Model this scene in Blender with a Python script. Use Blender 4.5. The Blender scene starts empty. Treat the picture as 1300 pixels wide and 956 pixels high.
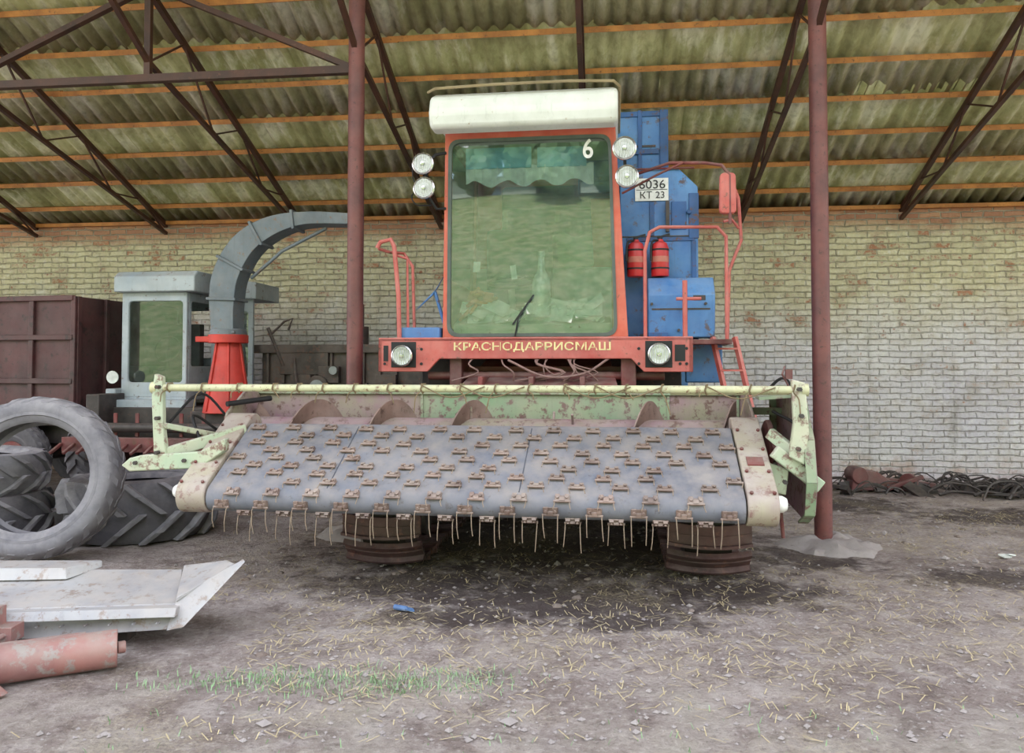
import bpy, bmesh, math, random
from mathutils import Vector, Matrix, noise
random.seed(7)
sc = bpy.context.scene
try:
    sc.view_settings.view_transform = 'Standard'
except Exception:
    pass
R = math.radians

# ------------------------------------------------------------------ helpers
def lin(c):
    o = []
    for x in c:
        x = x / 255.0
        o.append(x / 12.92 if x <= 0.04045 else ((x + 0.055) / 1.055) ** 2.4)
    return (o[0], o[1], o[2], 1.0)

def catmull(pts, k=6):
    P = [Vector(p) for p in pts]
    P = [P[0] * 2 - P[1]] + P + [P[-1] * 2 - P[-2]]
    out = []
    for i in range(1, len(P) - 2):
        for j in range(k):
            t = j / k
            a, b, c, d = P[i - 1], P[i], P[i + 1], P[i + 2]
            out.append(0.5 * ((2 * b) + (c - a) * t + (2 * a - 5 * b + 4 * c - d) * t * t + (3 * b - a - 3 * c + d) * t ** 3))
    out.append(P[-2])
    return out

class M:
    def __init__(s):
        s.v = []; s.f = []
    def add(s, vs, fs):
        n = len(s.v)
        s.v += [tuple(v) for v in vs]
        s.f += [tuple(i + n for i in f) for f in fs]
        return s
    def hexa(s, p):
        return s.add(p, [(0, 1, 2, 3), (7, 6, 5, 4), (0, 4, 5, 1), (1, 5, 6, 2), (2, 6, 7, 3), (3, 7, 4, 0)])
    def box(s, c, d, rot=(0, 0, 0)):
        c = Vector(c)
        mt = Matrix.Rotation(R(rot[2]), 3, 'Z') @ Matrix.Rotation(R(rot[1]), 3, 'Y') @ Matrix.Rotation(R(rot[0]), 3, 'X')
        x, y, z = d[0] / 2, d[1] / 2, d[2] / 2
        pts = [(-x, -y, -z), (x, -y, -z), (x, y, -z), (-x, y, -z), (-x, -y, z), (x, -y, z), (x, y, z), (-x, y, z)]
        return s.hexa([c + mt @ Vector(p) for p in pts])
    def bb(s, x0, x1, y0, y1, z0, z1):
        return s.box(((x0 + x1) / 2, (y0 + y1) / 2, (z0 + z1) / 2), (abs(x1 - x0), abs(y1 - y0), abs(z1 - z0)))
    def frame(s, d, up=(0, 0, 1)):
        d = Vector(d).normalized(); up = Vector(up)
        if abs(d.dot(up)) > 0.98: up = Vector((0, 1, 0))
        a = d.cross(up).normalized(); b = a.cross(d).normalized()
        return d, a, b
    def beam(s, p1, p2, w, h, up=(0, 0, 1)):
        p1 = Vector(p1); p2 = Vector(p2)
        d, a, b = s.frame(p2 - p1, up)
        a *= w / 2; b *= h / 2
        return s.hexa([p1 - a - b, p1 + a - b, p1 + a + b, p1 - a + b, p2 - a - b, p2 + a - b, p2 + a + b, p2 - a + b])
    def cyl(s, p1, p2, r1, r2=None, n=16, cap=True):
        if r2 is None: r2 = r1
        p1 = Vector(p1); p2 = Vector(p2)
        d, a, b = s.frame(p2 - p1)
        vs = []
        for p, r in ((p1, r1), (p2, r2)):
            for i in range(n):
                t = 2 * math.pi * i / n
                vs.append(p + a * r * math.cos(t) + b * r * math.sin(t))
        fs = [(i, (i + 1) % n, n + (i + 1) % n, n + i) for i in range(n)]
        if cap: fs += [tuple(range(n)), tuple(range(n, 2 * n))]
        return s.add(vs, fs)
    def tube(s, pts, r, n=8, k=0, sect=None):
        P = catmull(pts, k) if k else [Vector(p) for p in pts]
        m = len(P)
        d = (P[1] - P[0]).normalized()
        _, a, b = s.frame(d)
        vs = []
        for i in range(m):
            if i == 0: t = P[1] - P[0]
            elif i == m - 1: t = P[-1] - P[-2]
            else: t = (P[i + 1] - P[i]).normalized() + (P[i] - P[i - 1]).normalized()
            t.normalize()
            a = (a - t * a.dot(t)).normalized(); b = t.cross(a).normalized()
            rr = r(i / (m - 1)) if callable(r) else r
            for j in range(n):
                th = 2 * math.pi * j / n
                vs.append(P[i] + a * rr * math.cos(th) + b * rr * math.sin(th))
        fs = []
        for i in range(m - 1):
            for j in range(n):
                fs.append((i * n + j, i * n + (j + 1) % n, (i + 1) * n + (j + 1) % n, (i + 1) * n + j))
        fs += [tuple(range(n)), tuple(range((m - 1) * n, m * n))]
        return s.add(vs, fs)
    def sweeprect(s, P, W, H, side=(0, 1, 0)):
        P = [Vector(p) for p in P]; m = len(P); side = Vector(side).normalized(); vs = []
        for i in range(m):
            t = P[min(i + 1, m - 1)] - P[max(i - 1, 0)]
            t.normalize(); nn = t.cross(side).normalized()
            a = side * W[i] / 2; b = nn * H[i] / 2
            vs += [P[i] - a - b, P[i] + a - b, P[i] + a + b, P[i] - a + b]
        fs = []
        for i in range(m - 1):
            for j in range(4):
                fs.append((i * 4 + j, i * 4 + (j + 1) % 4, (i + 1) * 4 + (j + 1) % 4, (i + 1) * 4 + j))
        fs += [(0, 1, 2, 3), tuple(range((m - 1) * 4, m * 4))]
        return s.add(vs, fs)
    def prism(s, pts, off):
        pts = [Vector(p) for p in pts]; off = Vector(off); n = len(pts)
        fs = [tuple(range(n)), tuple(range(2 * n - 1, n - 1, -1))]
        fs += [(i, (i + 1) % n, n + (i + 1) % n, n + i) for i in range(n)]
        return s.add(pts + [p + off for p in pts], fs)
    def px(s, yz, x0, x1):
        return s.prism([(x0, a, b) for a, b in yz], (x1 - x0, 0, 0))
    def py(s, xz, y0, y1):
        return s.prism([(a, y0, b) for a, b in xz], (0, y1 - y0, 0))
    def ring(s, outer, inner, off):
        off = Vector(off); o = [Vector(p) for p in outer]; i_ = [Vector(p) for p in inner]; n = len(o)
        vs = o + i_ + [p + off for p in o] + [p + off for p in i_]
        fs = []
        for k in range(n):
            q = (k + 1) % n
            fs += [(k, q, n + q, n + k), (2 * n + k, 3 * n + k, 3 * n + q, 2 * n + q), (k, 2 * n + k, 2 * n + q, q), (n + k, n + q, 3 * n + q, 3 * n + k)]
        return s.add(vs, fs)
    def lathe(s, prof, o, ax, n=24, closed=False):
        o = Vector(o); d, a, b = s.frame(ax)
        vs = []; m = len(prof)
        for i in range(n):
            t = 2 * math.pi * i / n
            e = a * math.cos(t) + b * math.sin(t)
            for r, h in prof: vs.append(o + e * r + d * h)
        fs = []
        for i in range(n):
            q = (i + 1) % n
            for j in range(m if closed else m - 1):
                k = (j + 1) % m
                fs.append((i * m + j, q * m + j, q * m + k, i * m + k))
        return s.add(vs, fs)
    def done(s, name, mat, parent=None, smooth=True, bevel=0, loc=(0, 0, 0), rot=(0, 0, 0), ang=35):
        me = bpy.data.meshes.new(name)
        me.from_pydata(s.v, [], s.f)
        bm = bmesh.new(); bm.from_mesh(me)
        bmesh.ops.recalc_face_normals(bm, faces=bm.faces)
        bm.to_mesh(me); bm.free()
        me.materials.append(mat)
        if smooth:
            me.shade_smooth()
            try: me.set_sharp_from_angle(angle=R(ang))
            except Exception: me.shade_flat()
        ob = bpy.data.objects.new(name, me)
        sc.collection.objects.link(ob)
        ob.location = loc; ob.rotation_euler = rot
        if parent: ob.parent = parent
        if bevel:
            b = ob.modifiers.new('bevel', 'BEVEL'); b.width = bevel; b.segments = 2; b.limit_method = 'ANGLE'; b.angle_limit = R(40)
        return ob

def rrect(q, r, n=5):
    q = [Vector(p) for p in q]; out = []
    for i in range(4):
        p = q[i]; a = (q[i - 1] - p).normalized(); b = (q[(i + 1) % 4] - p).normalized()
        s0 = p + a * r; s1 = p + b * r
        for j in range(n + 1):
            t = j / n
            out.append(s0 * (1 - t) ** 2 + p * 2 * t * (1 - t) + s1 * t * t)
    return out

def empty(name, loc=(0, 0, 0), rz=0, parent=None):
    e = bpy.data.objects.new(name, None); sc.collection.objects.link(e)
    e.location = loc; e.rotation_euler = (0, 0, R(rz)); e.empty_display_size = 0.2
    if parent: e.parent = parent
    return e

def text(body, name, mat, parent, center, width, height, ext=0.003, bold=0.0, rot=(90, 0, 0)):
    cu = bpy.data.curves.new(name, 'FONT'); cu.body = body; cu.size = 1.0; cu.extrude = ext; cu.offset = bold
    cu.align_x = 'LEFT'
    ob = bpy.data.objects.new(name, cu); sc.collection.objects.link(ob)
    bpy.context.view_layer.update()
    dg = bpy.context.evaluated_depsgraph_get()
    me = bpy.data.meshes.new_from_object(ob.evaluated_get(dg))
    bpy.data.objects.remove(ob)
    xs = [v.co.x for v in me.vertices]; ys = [v.co.y for v in me.vertices]
    if not xs: return None
    sx = width / (max(xs) - min(xs)); sy = height / (max(ys) - min(ys))
    cx = (max(xs) + min(xs)) / 2; cy = (max(ys) + min(ys)) / 2
    for v in me.vertices:
        v.co = ((v.co.x - cx) * sx, (v.co.y - cy) * sy, v.co.z)
    me.materials.clear(); me.materials.append(mat)
    o = bpy.data.objects.new(name, me); sc.collection.objects.link(o)
    o.location = center; o.rotation_euler = [R(a) for a in rot]; o.parent = parent
    return o

# ------------------------------------------------------------------ materials
class N:
    def __init__(s, name):
        s.m = bpy.data.materials.new(name); s.m.use_nodes = True
        s.t = s.m.node_tree; s.b = s.t.nodes['Principled BSDF']; s.o = s.t.nodes['Material Output']
        s.tc = s.t.nodes.new('ShaderNodeTexCoord').outputs['Object']
    def n(s, ty):
        return s.t.nodes.new(ty)
    def l(s, a, b): s.t.links.new(a, b)
    def noise(s, sc_, det=5, rough=.6, vec=None, dist=0):
        x = s.n('ShaderNodeTexNoise'); x.inputs['Scale'].default_value = sc_; x.inputs['Detail'].default_value = det
        x.inputs['Roughness'].default_value = rough; x.inputs['Distortion'].default_value = dist
        s.l(vec or s.tc, x.inputs['Vector']); return x.outputs['Fac']
    def mr(s, f, a, b, c=0, d=1):
        x = s.n('ShaderNodeMapRange'); x.inputs[1].default_value = a; x.inputs[2].default_value = b; x.inputs[3].default_value = c; x.inputs[4].default_value = d
        s.l(f, x.inputs[0]); return x.outputs[0]
    def mix(s, f, a, b, mode='MIX'):
        x = s.n('ShaderNodeMixRGB'); x.blend_type = mode
        for i, v in ((0, f), (1, a), (2, b)):
            if isinstance(v, (int, float)): x.inputs[i].default_value = v
            elif isinstance(v, tuple): x.inputs[i].default_value = v
            else: s.l(v, x.inputs[i])
        return x.outputs[0]
    def math(s, op, a, b=0):
        x = s.n('ShaderNodeMath'); x.operation = op
        for i, v in ((0, a), (1, b)):
            if isinstance(v, (int, float)): x.inputs[i].default_value = v
            else: s.l(v, x.inputs[i])
        return x.outputs[0]
    def scale(s, v, vec=None):
        x = s.n('ShaderNodeMapping'); x.inputs['Scale'].default_value = v; s.l(vec or s.tc, x.inputs['Vector']); return x.outputs[0]
    def bump(s, h, st=.3, d=.02):
        x = s.n('ShaderNodeBump'); x.inputs['Strength'].default_value = st; x.inputs['Distance'].default_value = d
        s.l(h, x.inputs['Height']); s.l(x.outputs[0], s.b.inputs['Normal'])

def paint(name, col, c2=None, rust=.25, rustcol=(95, 60, 45), rough=.55, metal=0, dust=.35, dustcol=(165, 155, 145), sc1=3, bump=.15):
    k = N(name)
    c1 = lin(col); c2 = lin(c2 if c2 else tuple(int(x * .78) for x in col))
    n1 = k.noise(sc1, 4)
    base = k.mix(k.mr(n1, .35, .65), c1, c2)
    n2 = k.noise(sc1 * 5, 8, .7)
    n5 = k.noise(1, 5, .7, k.scale((sc1 * 7, sc1 * 7, sc1 * .8)))
    base = k.mix(k.mr(n5, .55, .75, 0, .35), base, tuple(x * .45 for x in c2[:3]) + (1,))
    if rust > 0:
        f = k.mr(n2, .68 - rust * .35, .74 - rust * .3)
        base = k.mix(f, base, lin(rustcol))
    g = k.n('ShaderNodeNewGeometry'); sp = k.n('ShaderNodeSeparateXYZ'); k.l(g.outputs['Normal'], sp.inputs[0])
    up = k.mr(sp.outputs['Z'], -.2, 1.0, .25, 1)
    f = k.math('MULTIPLY', up, k.mr(k.noise(sc1 * 2.2, 6), .3, .7, 0, dust * 1.6))
    base = k.mix(f, base, lin(dustcol))
    k.l(base, k.b.inputs['Base Color'])
    k.b.inputs['Roughness'].default_value = rough; k.b.inputs['Metallic'].default_value = metal
    k.bump(n2, bump, .01)
    return k.m

def plain(name, col, rough=.5, metal=0):
    k = N(name)
    k.l(k.mix(k.mr(k.noise(12, 4), .3, .7), lin(col), lin(tuple(int(x * .85) for x in col))), k.b.inputs['Base Color'])
    k.b.inputs['Roughness'].default_value = rough; k.b.inputs['Metallic'].default_value = metal
    return k.m

def glassmat(name, tint, refl=.35, dirt=.12, dirtcol=(170, 180, 165)):
    k = N(name)
    tr = k.n('ShaderNodeBsdfTransparent'); tr.inputs[0].default_value = lin(tint)
    gl = k.n('ShaderNodeBsdfGlossy'); gl.inputs['Roughness'].default_value = .015; gl.inputs[0].default_value = (1, 1, 1, 1)
    df = k.n('ShaderNodeBsdfDiffuse'); df.inputs[0].default_value = lin(dirtcol)
    fr = k.n('ShaderNodeFresnel'); fr.inputs[0].default_value = 1.5
    mx = k.n('ShaderNodeMixShader'); k.l(k.mr(fr.outputs[0], 0, 1, refl, 1), mx.inputs[0]); k.l(tr.outputs[0], mx.inputs[1]); k.l(gl.outputs[0], mx.inputs[2])
    m2 = k.n('ShaderNodeMixShader'); k.l(k.mr(k.noise(3, 7, .7), .35, .75, dirt * .4, dirt * 2), m2.inputs[0]); k.l(mx.outputs[0], m2.inputs[1]); k.l(df.outputs[0], m2.inputs[2])
    k.l(m2.outputs[0], k.o.inputs['Surface'])
    return k.m

m_red = paint('paint_salmon_red', (190, 90, 80), (170, 74, 68), rust=.26, dust=.4, dustcol=(200, 168, 160))
m_orange = paint('paint_orange_cab', (204, 94, 70), (186, 82, 64), rust=.18, dust=.32, dustcol=(215, 172, 152))
m_darkred = paint('paint_dark_red', (124, 48, 48), (84, 36, 38), rust=.34, dust=.35)
m_blue = paint('paint_blue', (82, 138, 196), (56, 106, 170), rust=.32, rustcol=(84, 70, 78), dust=.4, dustcol=(150, 168, 186), sc1=2.2)
m_white = paint('paint_white_cap', (230, 233, 228), (212, 216, 208), rust=.14, rustcol=(160, 140, 110), dust=.15, dustcol=(205, 203, 192))
m_green = paint('paint_pale_green', (168, 190, 160), (188, 190, 162), rust=.44, rustcol=(118, 86, 72), dust=.55, dustcol=(196, 186, 176))
m_green2 = paint('paint_header_green', (118, 150, 114), (148, 156, 126), rust=.44, rustcol=(106, 76, 70), dust=.55, dustcol=(166, 152, 146))
m_mauve = paint('paint_header_mauve', (148, 108, 126), (140, 136, 108), rust=.44, rustcol=(96, 66, 56), dust=.45, dustcol=(164, 150, 146))
m_flight = paint('auger_flight_rust', (150, 122, 112), (108, 82, 74), rust=.35, rustcol=(80, 54, 46), dust=.3)
m_tan = paint('paint_tan_plate', (172, 164, 138), (158, 140, 136), rust=.42, rustcol=(128, 92, 82), dust=.55, dustcol=(184, 174, 168))
m_pipe = paint('paint_cream_pipe', (202, 200, 156), (180, 182, 148), rust=.36, rustcol=(130, 100, 76), dust=.3, dustcol=(212, 206, 188), sc1=5)
m_belt = paint('rubber_belt', (122, 126, 138), (104, 107, 120), rust=.26, rustcol=(90, 88, 94), dust=.7, dustcol=(152, 145, 143), rough=.8)
m_clip = paint('metal_clip', (152, 128, 118), (98, 78, 72), rust=.35, rustcol=(85, 58, 48), dust=.5, metal=.1, dustcol=(178, 166, 156))
m_wire = plain('tine_wire', (160, 142, 124), .5, .2)
m_track = paint('track_iron', (100, 66, 68), (60, 43, 46), rust=.35, rustcol=(122, 80, 72), dust=.4, metal=.15, dustcol=(156, 138, 134))
m_dark = paint('dark_iron', (56, 48, 48), (40, 35, 36), rust=.3, rustcol=(86, 58, 50), dust=.2)
m_black = plain('black_rubber', (28, 28, 30), .6)
m_lens = plain('lamp_lens', (235, 238, 235), .15)
m_chrome = plain('lamp_reflector', (210, 210, 210), .2, .9)
m_cyan = plain('letter_cream', (236, 220, 160), .6)
m_plate = plain('plate_white', (238, 240, 238), .5)
m_letter = plain('letter_black', (25, 25, 30), .5)
m_num = plain('numeral_white', (245, 245, 240), .5)
m_ext = paint('extinguisher_red', (200, 40, 44), (176, 34, 40), rust=.05, dust=.1, rough=.35)
m_glass = glassmat('cab_glass', (228, 236, 232), .08, .06, (170, 190, 180))
m_glass2 = glassmat('side_glass', (190, 200, 200), .05, .06)
m_post = paint('steel_post', (120, 68, 64), (92, 54, 54), rust=.3, rustcol=(76, 46, 44), dust=.2, dustcol=(150, 120, 112), sc1=4, rough=.5)
m_truss = paint('steel_truss', (78, 46, 32), (58, 36, 28), rust=.2, dust=0, sc1=4)
m_wood = paint('purlin_wood', (196, 130, 66), (158, 98, 48), rust=.28, rustcol=(108, 70, 40), dust=0, sc1=5)
m_greyp = paint('paint_grey_white', (182, 192, 198), (158, 170, 180), rust=.26, rustcol=(116, 100, 94), dust=.35)
m_spout = paint('paint_spout_grey', (116, 128, 138), (92, 104, 114), rust=.26, rustcol=(124, 94, 78), dust=.4)
m_redh = paint('paint_bright_red', (214, 60, 48), (184, 50, 42), rust=.16, dust=.12)
m_maroon = paint('trailer_maroon', (90, 48, 50), (66, 38, 42), rust=.38, rustcol=(50, 32, 34), dust=.15, sc1=2)
m_tyre = paint('tyre_grey', (134, 132, 138), (102, 100, 108), rust=0, dust=.6, dustcol=(170, 166, 168), rough=.85, sc1=4)
m_tyred = paint('tyre_dark', (96, 94, 100), (70, 68, 74), rust=0, dust=.5, dustcol=(146, 140, 142), rough=.85, sc1=4)
m_metal = paint('sheet_metal_pale', (178, 178, 180), (150, 149, 156), rust=.38, rustcol=(132, 114, 104), dust=.55, dustcol=(186, 178, 172), rough=.55, metal=.1)
m_pink = paint('roller_pink', (162, 108, 102), (136, 92, 92), rust=.44, rustcol=(148, 138, 134), dust=.5)
m_conc = paint('concrete', (164, 156, 154), (140, 132, 132), rust=.2, rustcol=(116, 106, 104), dust=.2, rough=.9)
m_paper = plain('paper', (235, 238, 232), .8)
m_cloth = plain('seat_cloth', (96, 98, 96), .9)
m_bottle = glassmat('bottle_glass', (215, 225, 222), .2, .6, (238, 244, 242))

# ------------------------------------------------------------------ building
B = (0, 10.73, 0); BY = -6.6
WH = 3.53; S = 0.40
def roofz(ly): return WH + 0.05 - S * ly

k = N('whitewashed_brick')
sp = k.n('ShaderNodeSeparateXYZ'); k.l(k.tc, sp.inputs[0])
cb = k.n('ShaderNodeCombineXYZ'); k.l(sp.outputs['X'], cb.inputs[0]); k.l(sp.outputs['Z'], cb.inputs[1])
wob = k.n('ShaderNodeTexNoise'); wob.inputs['Scale'].default_value = 5; wob.inputs['Detail'].default_value = 4; k.l(cb.outputs[0], wob.inputs['Vector'])
wv = k.n('ShaderNodeVectorMath'); wv.operation = 'MULTIPLY_ADD'; k.l(wob.outputs['Color'], wv.inputs[0]); wv.inputs[1].default_value = (.08, .05, 0); k.l(cb.outputs[0], wv.inputs[2])
br = k.n('ShaderNodeTexBrick'); k.l(wv.outputs[0], br.inputs['Vector'])
br.inputs['Scale'].default_value = 1; br.inputs['Brick Width'].default_value = .26; br.inputs['Row Height'].default_value = .078
br.inputs['Mortar Size'].default_value = .012; br.inputs['Mortar Smooth'].default_value = .7; br.inputs['Bias'].default_value = .1
br.inputs['Color1'].default_value = (0, 0, 0, 1); br.inputs['Color2'].default_value = (1, 1, 1, 1); br.inputs['Mortar'].default_value = (.5, .5, .5, 1)
brf = br.outputs['Fac']; brc = br.outputs['Color']
z = sp.outputs['Z']
big = k.noise(.55, 5, .6); med = k.noise(2.6, 8, .75); fine = k.noise(16, 6, .75); mid = k.noise(1.1, 7, .7)
wash = k.mix(k.mr(big, .4, .6), lin((244, 241, 242)), lin((222, 218, 228)))
upz = k.mr(k.math('ADD', z, k.math('MULTIPLY', k.math('SUBTRACT', mid, .5), 2.2)), 1.7, 2.6)
wash = k.mix(upz, wash, lin((226, 218, 184)))
wash = k.mix(k.mr(med, .5, .66, 0, .55), wash, lin((196, 182, 162)))
wash = k.mix(k.mr(fine, .52, .66, 0, .65), wash, lin((250, 249, 246)))
wash = k.mix(k.mr(fine, .46, .34, 0, .5), wash, lin((142, 128, 112)))
wash = k.mix(k.mr(mid, .54, .7, 0, .4), wash, lin((152, 144, 122)))
stk = k.noise(1, 6, .7, k.scale((4, 1, .5)))
wash = k.mix(k.mr(stk, .56, .72, 0, .4), wash, lin((128, 122, 104)))
wash = k.mix(k.math('MULTIPLY', brc, .12), wash, lin((150, 138, 118)))
bricks = k.mix(brc, lin((156, 86, 66)), lin((190, 136, 108)))
bricks = k.mix(brf, bricks, lin((190, 178, 162)))
hb = k.mr(z, 1.2, 3.3, 0, .06)
brn = k.math('MULTIPLY', k.math('SUBTRACT', brc, .5), .13)
tot = k.math('ADD', k.math('ADD', k.math('MULTIPLY', fine, .5), k.math('MULTIPLY', med, .5)), k.math('ADD', hb, brn))
ex = k.mr(tot, .605, .67)
top = k.mr(k.math('ADD', z, k.math('MULTIPLY', k.math('SUBTRACT', med, .5), .4)), 3.2, 3.4)
low = k.math('MULTIPLY', k.mr(z, .4, .1), k.mr(med, .4, .6))
ex2 = k.math('MAXIMUM', k.math('MAXIMUM', ex, k.math('MULTIPLY', top, .85)), k.math('MULTIPLY', low, .6))
col = k.mix(ex2, wash, bricks)
gap = k.math('MULTIPLY', brf, k.mr(k.noise(5, 6, .7), .38, .62, .08, .62))
col = k.mix(gap, col, lin((118, 104, 90)))
k.l(col, k.b.inputs['Base Color']); k.b.inputs['Roughness'].default_value = .9
hh = k.math('SUBTRACT', k.math('SUBTRACT', k.math('MULTIPLY', fine, 1.2), brf), k.math('MULTIPLY', ex2, .5))
k.bump(hh, .9, .022)
m_wall = k.m
w = M().bb(-14, 14, 0, .38, 0, WH)
w.done('wall_back', m_wall, None, False, loc=B, rot=(0, 0, R(BY)))

k = N('asbestos_cement_sheet')
n1 = k.noise(.7, 5, .6); n2 = k.noise(1, 6, .7, k.scale((3, .8, 1))); n3 = k.noise(9, 5, .6)
c = k.mix(k.mr(n1, .38, .62), lin((200, 196, 154)), lin((158, 156, 112)))
c = k.mix(k.mr(n2, .5, .62, 0, .85), c, lin((230, 226, 206)))
c = k.mix(k.mr(n2, .48, .36, 0, .55), c, lin((118, 112, 74)))
c = k.mix(k.mr(n3, .5, .7, 0, .45), c, lin((116, 108, 70)))
k.l(c, k.b.inputs['Base Color']); k.b.inputs['Roughness'].default_value = .9
k.bump(n3, .2, .01)
m_roof = k.m
roof = M()
pitch = .165; sub = 6; shw = pitch * 6
row0 = .35; rowL = 1.12; nrows = 7
for r in range(nrows):
    y1 = row0 - r * rowL; y0 = y1 - rowL - .1
    x = -13.0 + (r % 2) * .3
    while x < 13:
        nx = 6 * sub + 1
        jz = random.uniform(0, .016); jy = random.uniform(-.045, .045); tl = random.uniform(-.015, .015)
        vs = []
        for (yy, dz) in ((y1 + jy, -.03), (y0 + jy, .0)):
            for i in range(nx + 3):
                xx = x + i * pitch / sub
                vs.append((xx, yy + tl * (i / nx), roofz(yy) + .105 + dz + jz + .030 * math.cos(2 * math.pi * (xx) / pitch)))
        m_ = nx + 3
        roof.add(vs, [(i, i + 1, m_ + i + 1, m_ + i) for i in range(m_ - 1)])
        x += shw
o = roof.done('roof_corrugated', m_roof, None, True, loc=B, rot=(0, 0, R(BY)), ang=80)
sm = o.modifiers.new('thick', 'SOLIDIFY'); sm.thickness = .008

bt = empty('roof_frame', B, BY)
pur = M()
yy = -.36
while yy > -7.3:
    zz = roofz(yy) + .01
    xx = -13.0
    while xx < 13:
        L = 4.03
        j = random.uniform(-.012, .012)
        pur.beam((xx, yy + j, zz), (xx + L + .1, yy - j, zz + random.uniform(-.008, .008)), .06, .055, up=(0, -S, 1))
        xx += L
    yy -= .53
pur.bb(-13, 13, -.08, .1, WH, WH + .05)
pur.done('purlins', m_wood, bt, False)
tr = M()
for i in range(-3, 7):
    xr = 3.05 - 2.015 * i
    y0, yT = -.02, -3.8
    zt0, ztT = roofz(y0) - .07, roofz(yT) - .07
    zb0, zbT = WH - .12, 4.35
    tr.beam((xr, y0, zt0), (xr, -7.2, roofz(-7.2) - .07), .05, .06)
    tr.beam((xr, y0, zb0), (xr, yT, zbT), .045, .045)
    n = 3
    for q in range(n):
        a = q / n; b = (q + 1) / n; mid_ = (a + b) / 2
        f = lambda t, A, Bz: A + (Bz - A) * t
        tr.beam((xr, f(a, y0, yT), f(a, zb0, zbT)), (xr, f(mid_, y0, yT), f(mid_, zt0, ztT)), .018, .018)
        tr.beam((xr, f(mid_, y0, yT), f(mid_, zt0, ztT)), (xr, f(b, y0, yT), f(b, zb0, zbT)), .018, .018)
    tr.beam((xr, yT, zbT), (xr, -7.2, roofz(-7.2) - .1), .045, .045)
tr.done('trusses', m_truss, bt, False)
lt = M()
lt.beam((-.98, -3.8, 4.19), (-13, -3.8, 4.19), .07, .07)
for cx in (-.98, -5.01, -9.04):
    lt.beam((cx, -3.8, 4.19), (cx - 1.9, -3.8, 5.03), .06, .05)
    lt.beam((cx - 4.03, -3.8, 4.19), (cx - 2.1, -3.8, 5.03), .06, .05)
    lt.beam((cx - 2.015, -3.8, 4.19), (cx - 2.015, -3.8, 5.05), .06, .05)
lt.done('longitudinal_truss', m_truss, bt, False)
th = R(BY)
def b2w(x, y):
    return (B[0] + x * math.cos(th) - y * math.sin(th), B[1] + x * math.sin(th) + y * math.cos(th))
def gz(x, y):
    z = .016 * noise.noise(Vector((x * 1.3, y * 1.3, 0))) + .014 * noise.noise(Vector((x * 4, y * 4, 3))) + .010 * noise.noise(Vector((x * 11, y * 11, 3)))
    if y < -5:
        t = min(1, (-5 - y) / 24.0)
        t = t * t * (3 - 2 * t) * .35 + t * .65
        z += 11.0 * t + .35 * noise.noise(Vector((x * .12, y * .12, 9))) * min(1, t * 5)
    return z
colpos = []
for i in range(-2, 4):
    xc = 3.05 - 4.03 * i
    X, Y = b2w(xc, -3.8)
    colpos.append((X, Y))
    p = M().cyl((0, 0, 0), (0, 0, 4.98), .073, n=24)
    e = empty('steel_column', (X, Y, 0))
    p.done('post_pipe', m_post, e)
    fl = M().cyl((0, 0, 4.9), (0, 0, 4.98), .12, n=16); fl.cyl((0, 0, 0), (0, 0, .06), .085, n=24)
    fl.done('post_collar', m_post, e)
    cm = M(); vs = []; nn = 40
    rings = [(j * .04, .095 * max(0, 1 - (j / 9.5) ** 2.2) - (.02 if j > 9 else 0)) for j in range(11)]
    for (rr, hz) in rings:
        for a in range(nn):
            t = 2 * math.pi * a / nn
            q = 1 + .55 * noise.noise(Vector((math.cos(t) * 1.2, math.sin(t) * 1.2, i * 3.1))) + .15 * noise.noise(Vector((math.cos(t) * 4, math.sin(t) * 4, i)))
            vs.append((.06 + math.cos(t) * rr * q * 1.1, -.04 + math.sin(t) * rr * .8 * q, hz + .05 * noise.noise(Vector((math.cos(t) * rr * 9, math.sin(t) * rr * 9, i))) * (1 if hz > 0 else 0)))
    fs = []
    for a in range(len(rings) - 1):
        for b in range(nn):
            fs.append((a * nn + b, a * nn + (b + 1) % nn, (a + 1) * nn + (b + 1) % nn, (a + 1) * nn + b))
    cm.add(vs, fs); cm.done('concrete_foot', m_conc, e)

# ------------------------------------------------------------------ ground
def axis(a, b, lo, hi, f, cst):
    out = []; x = a
    while x < b:
        out.append(x); x += f if lo <= x < hi else cst
    out.append(b); return out
xs = axis(-60, 60, -8, 8, .04, 2.0); ys = axis(-60, 30, 2.0, 11.6, .04, 1.6)
g = M(); nxs = len(xs)
g.v = [(x, y, gz(x, y)) for y in ys for x in xs]
g.f = [(j * nxs + i, j * nxs + i + 1, (j + 1) * nxs + i + 1, (j + 1) * nxs + i) for j in range(len(ys) - 1) for i in range(nxs - 1)]
k = N('dirt_ground')
sp = k.n('ShaderNodeSeparateXYZ'); k.l(k.tc, sp.inputs[0])
n1 = k.noise(.8, 6, .6); n2 = k.noise(5, 8, .7); n3 = k.noise(30, 8, .75); n4 = k.noise(2.1, 6, .65)
c = k.mix(k.mr(n1, .38, .62), lin((188, 174, 168)), lin((158, 143, 138)))
c = k.mix(k.mr(n4, .48, .64, 0, .6), c, lin((134, 118, 110)))
c = k.mix(k.mr(n2, .5, .62, 0, .6), c, lin((206, 195, 190)))
c = k.mix(k.mr(n2, .46, .36, 0, .6), c, lin((112, 97, 91)))
c = k.mix(k.mr(n3, .54, .64, 0, .55), c, lin((220, 211, 206)))
c = k.mix(k.mr(n3, .46, .34, 0, .6), c, lin((92, 79, 75)))
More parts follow.
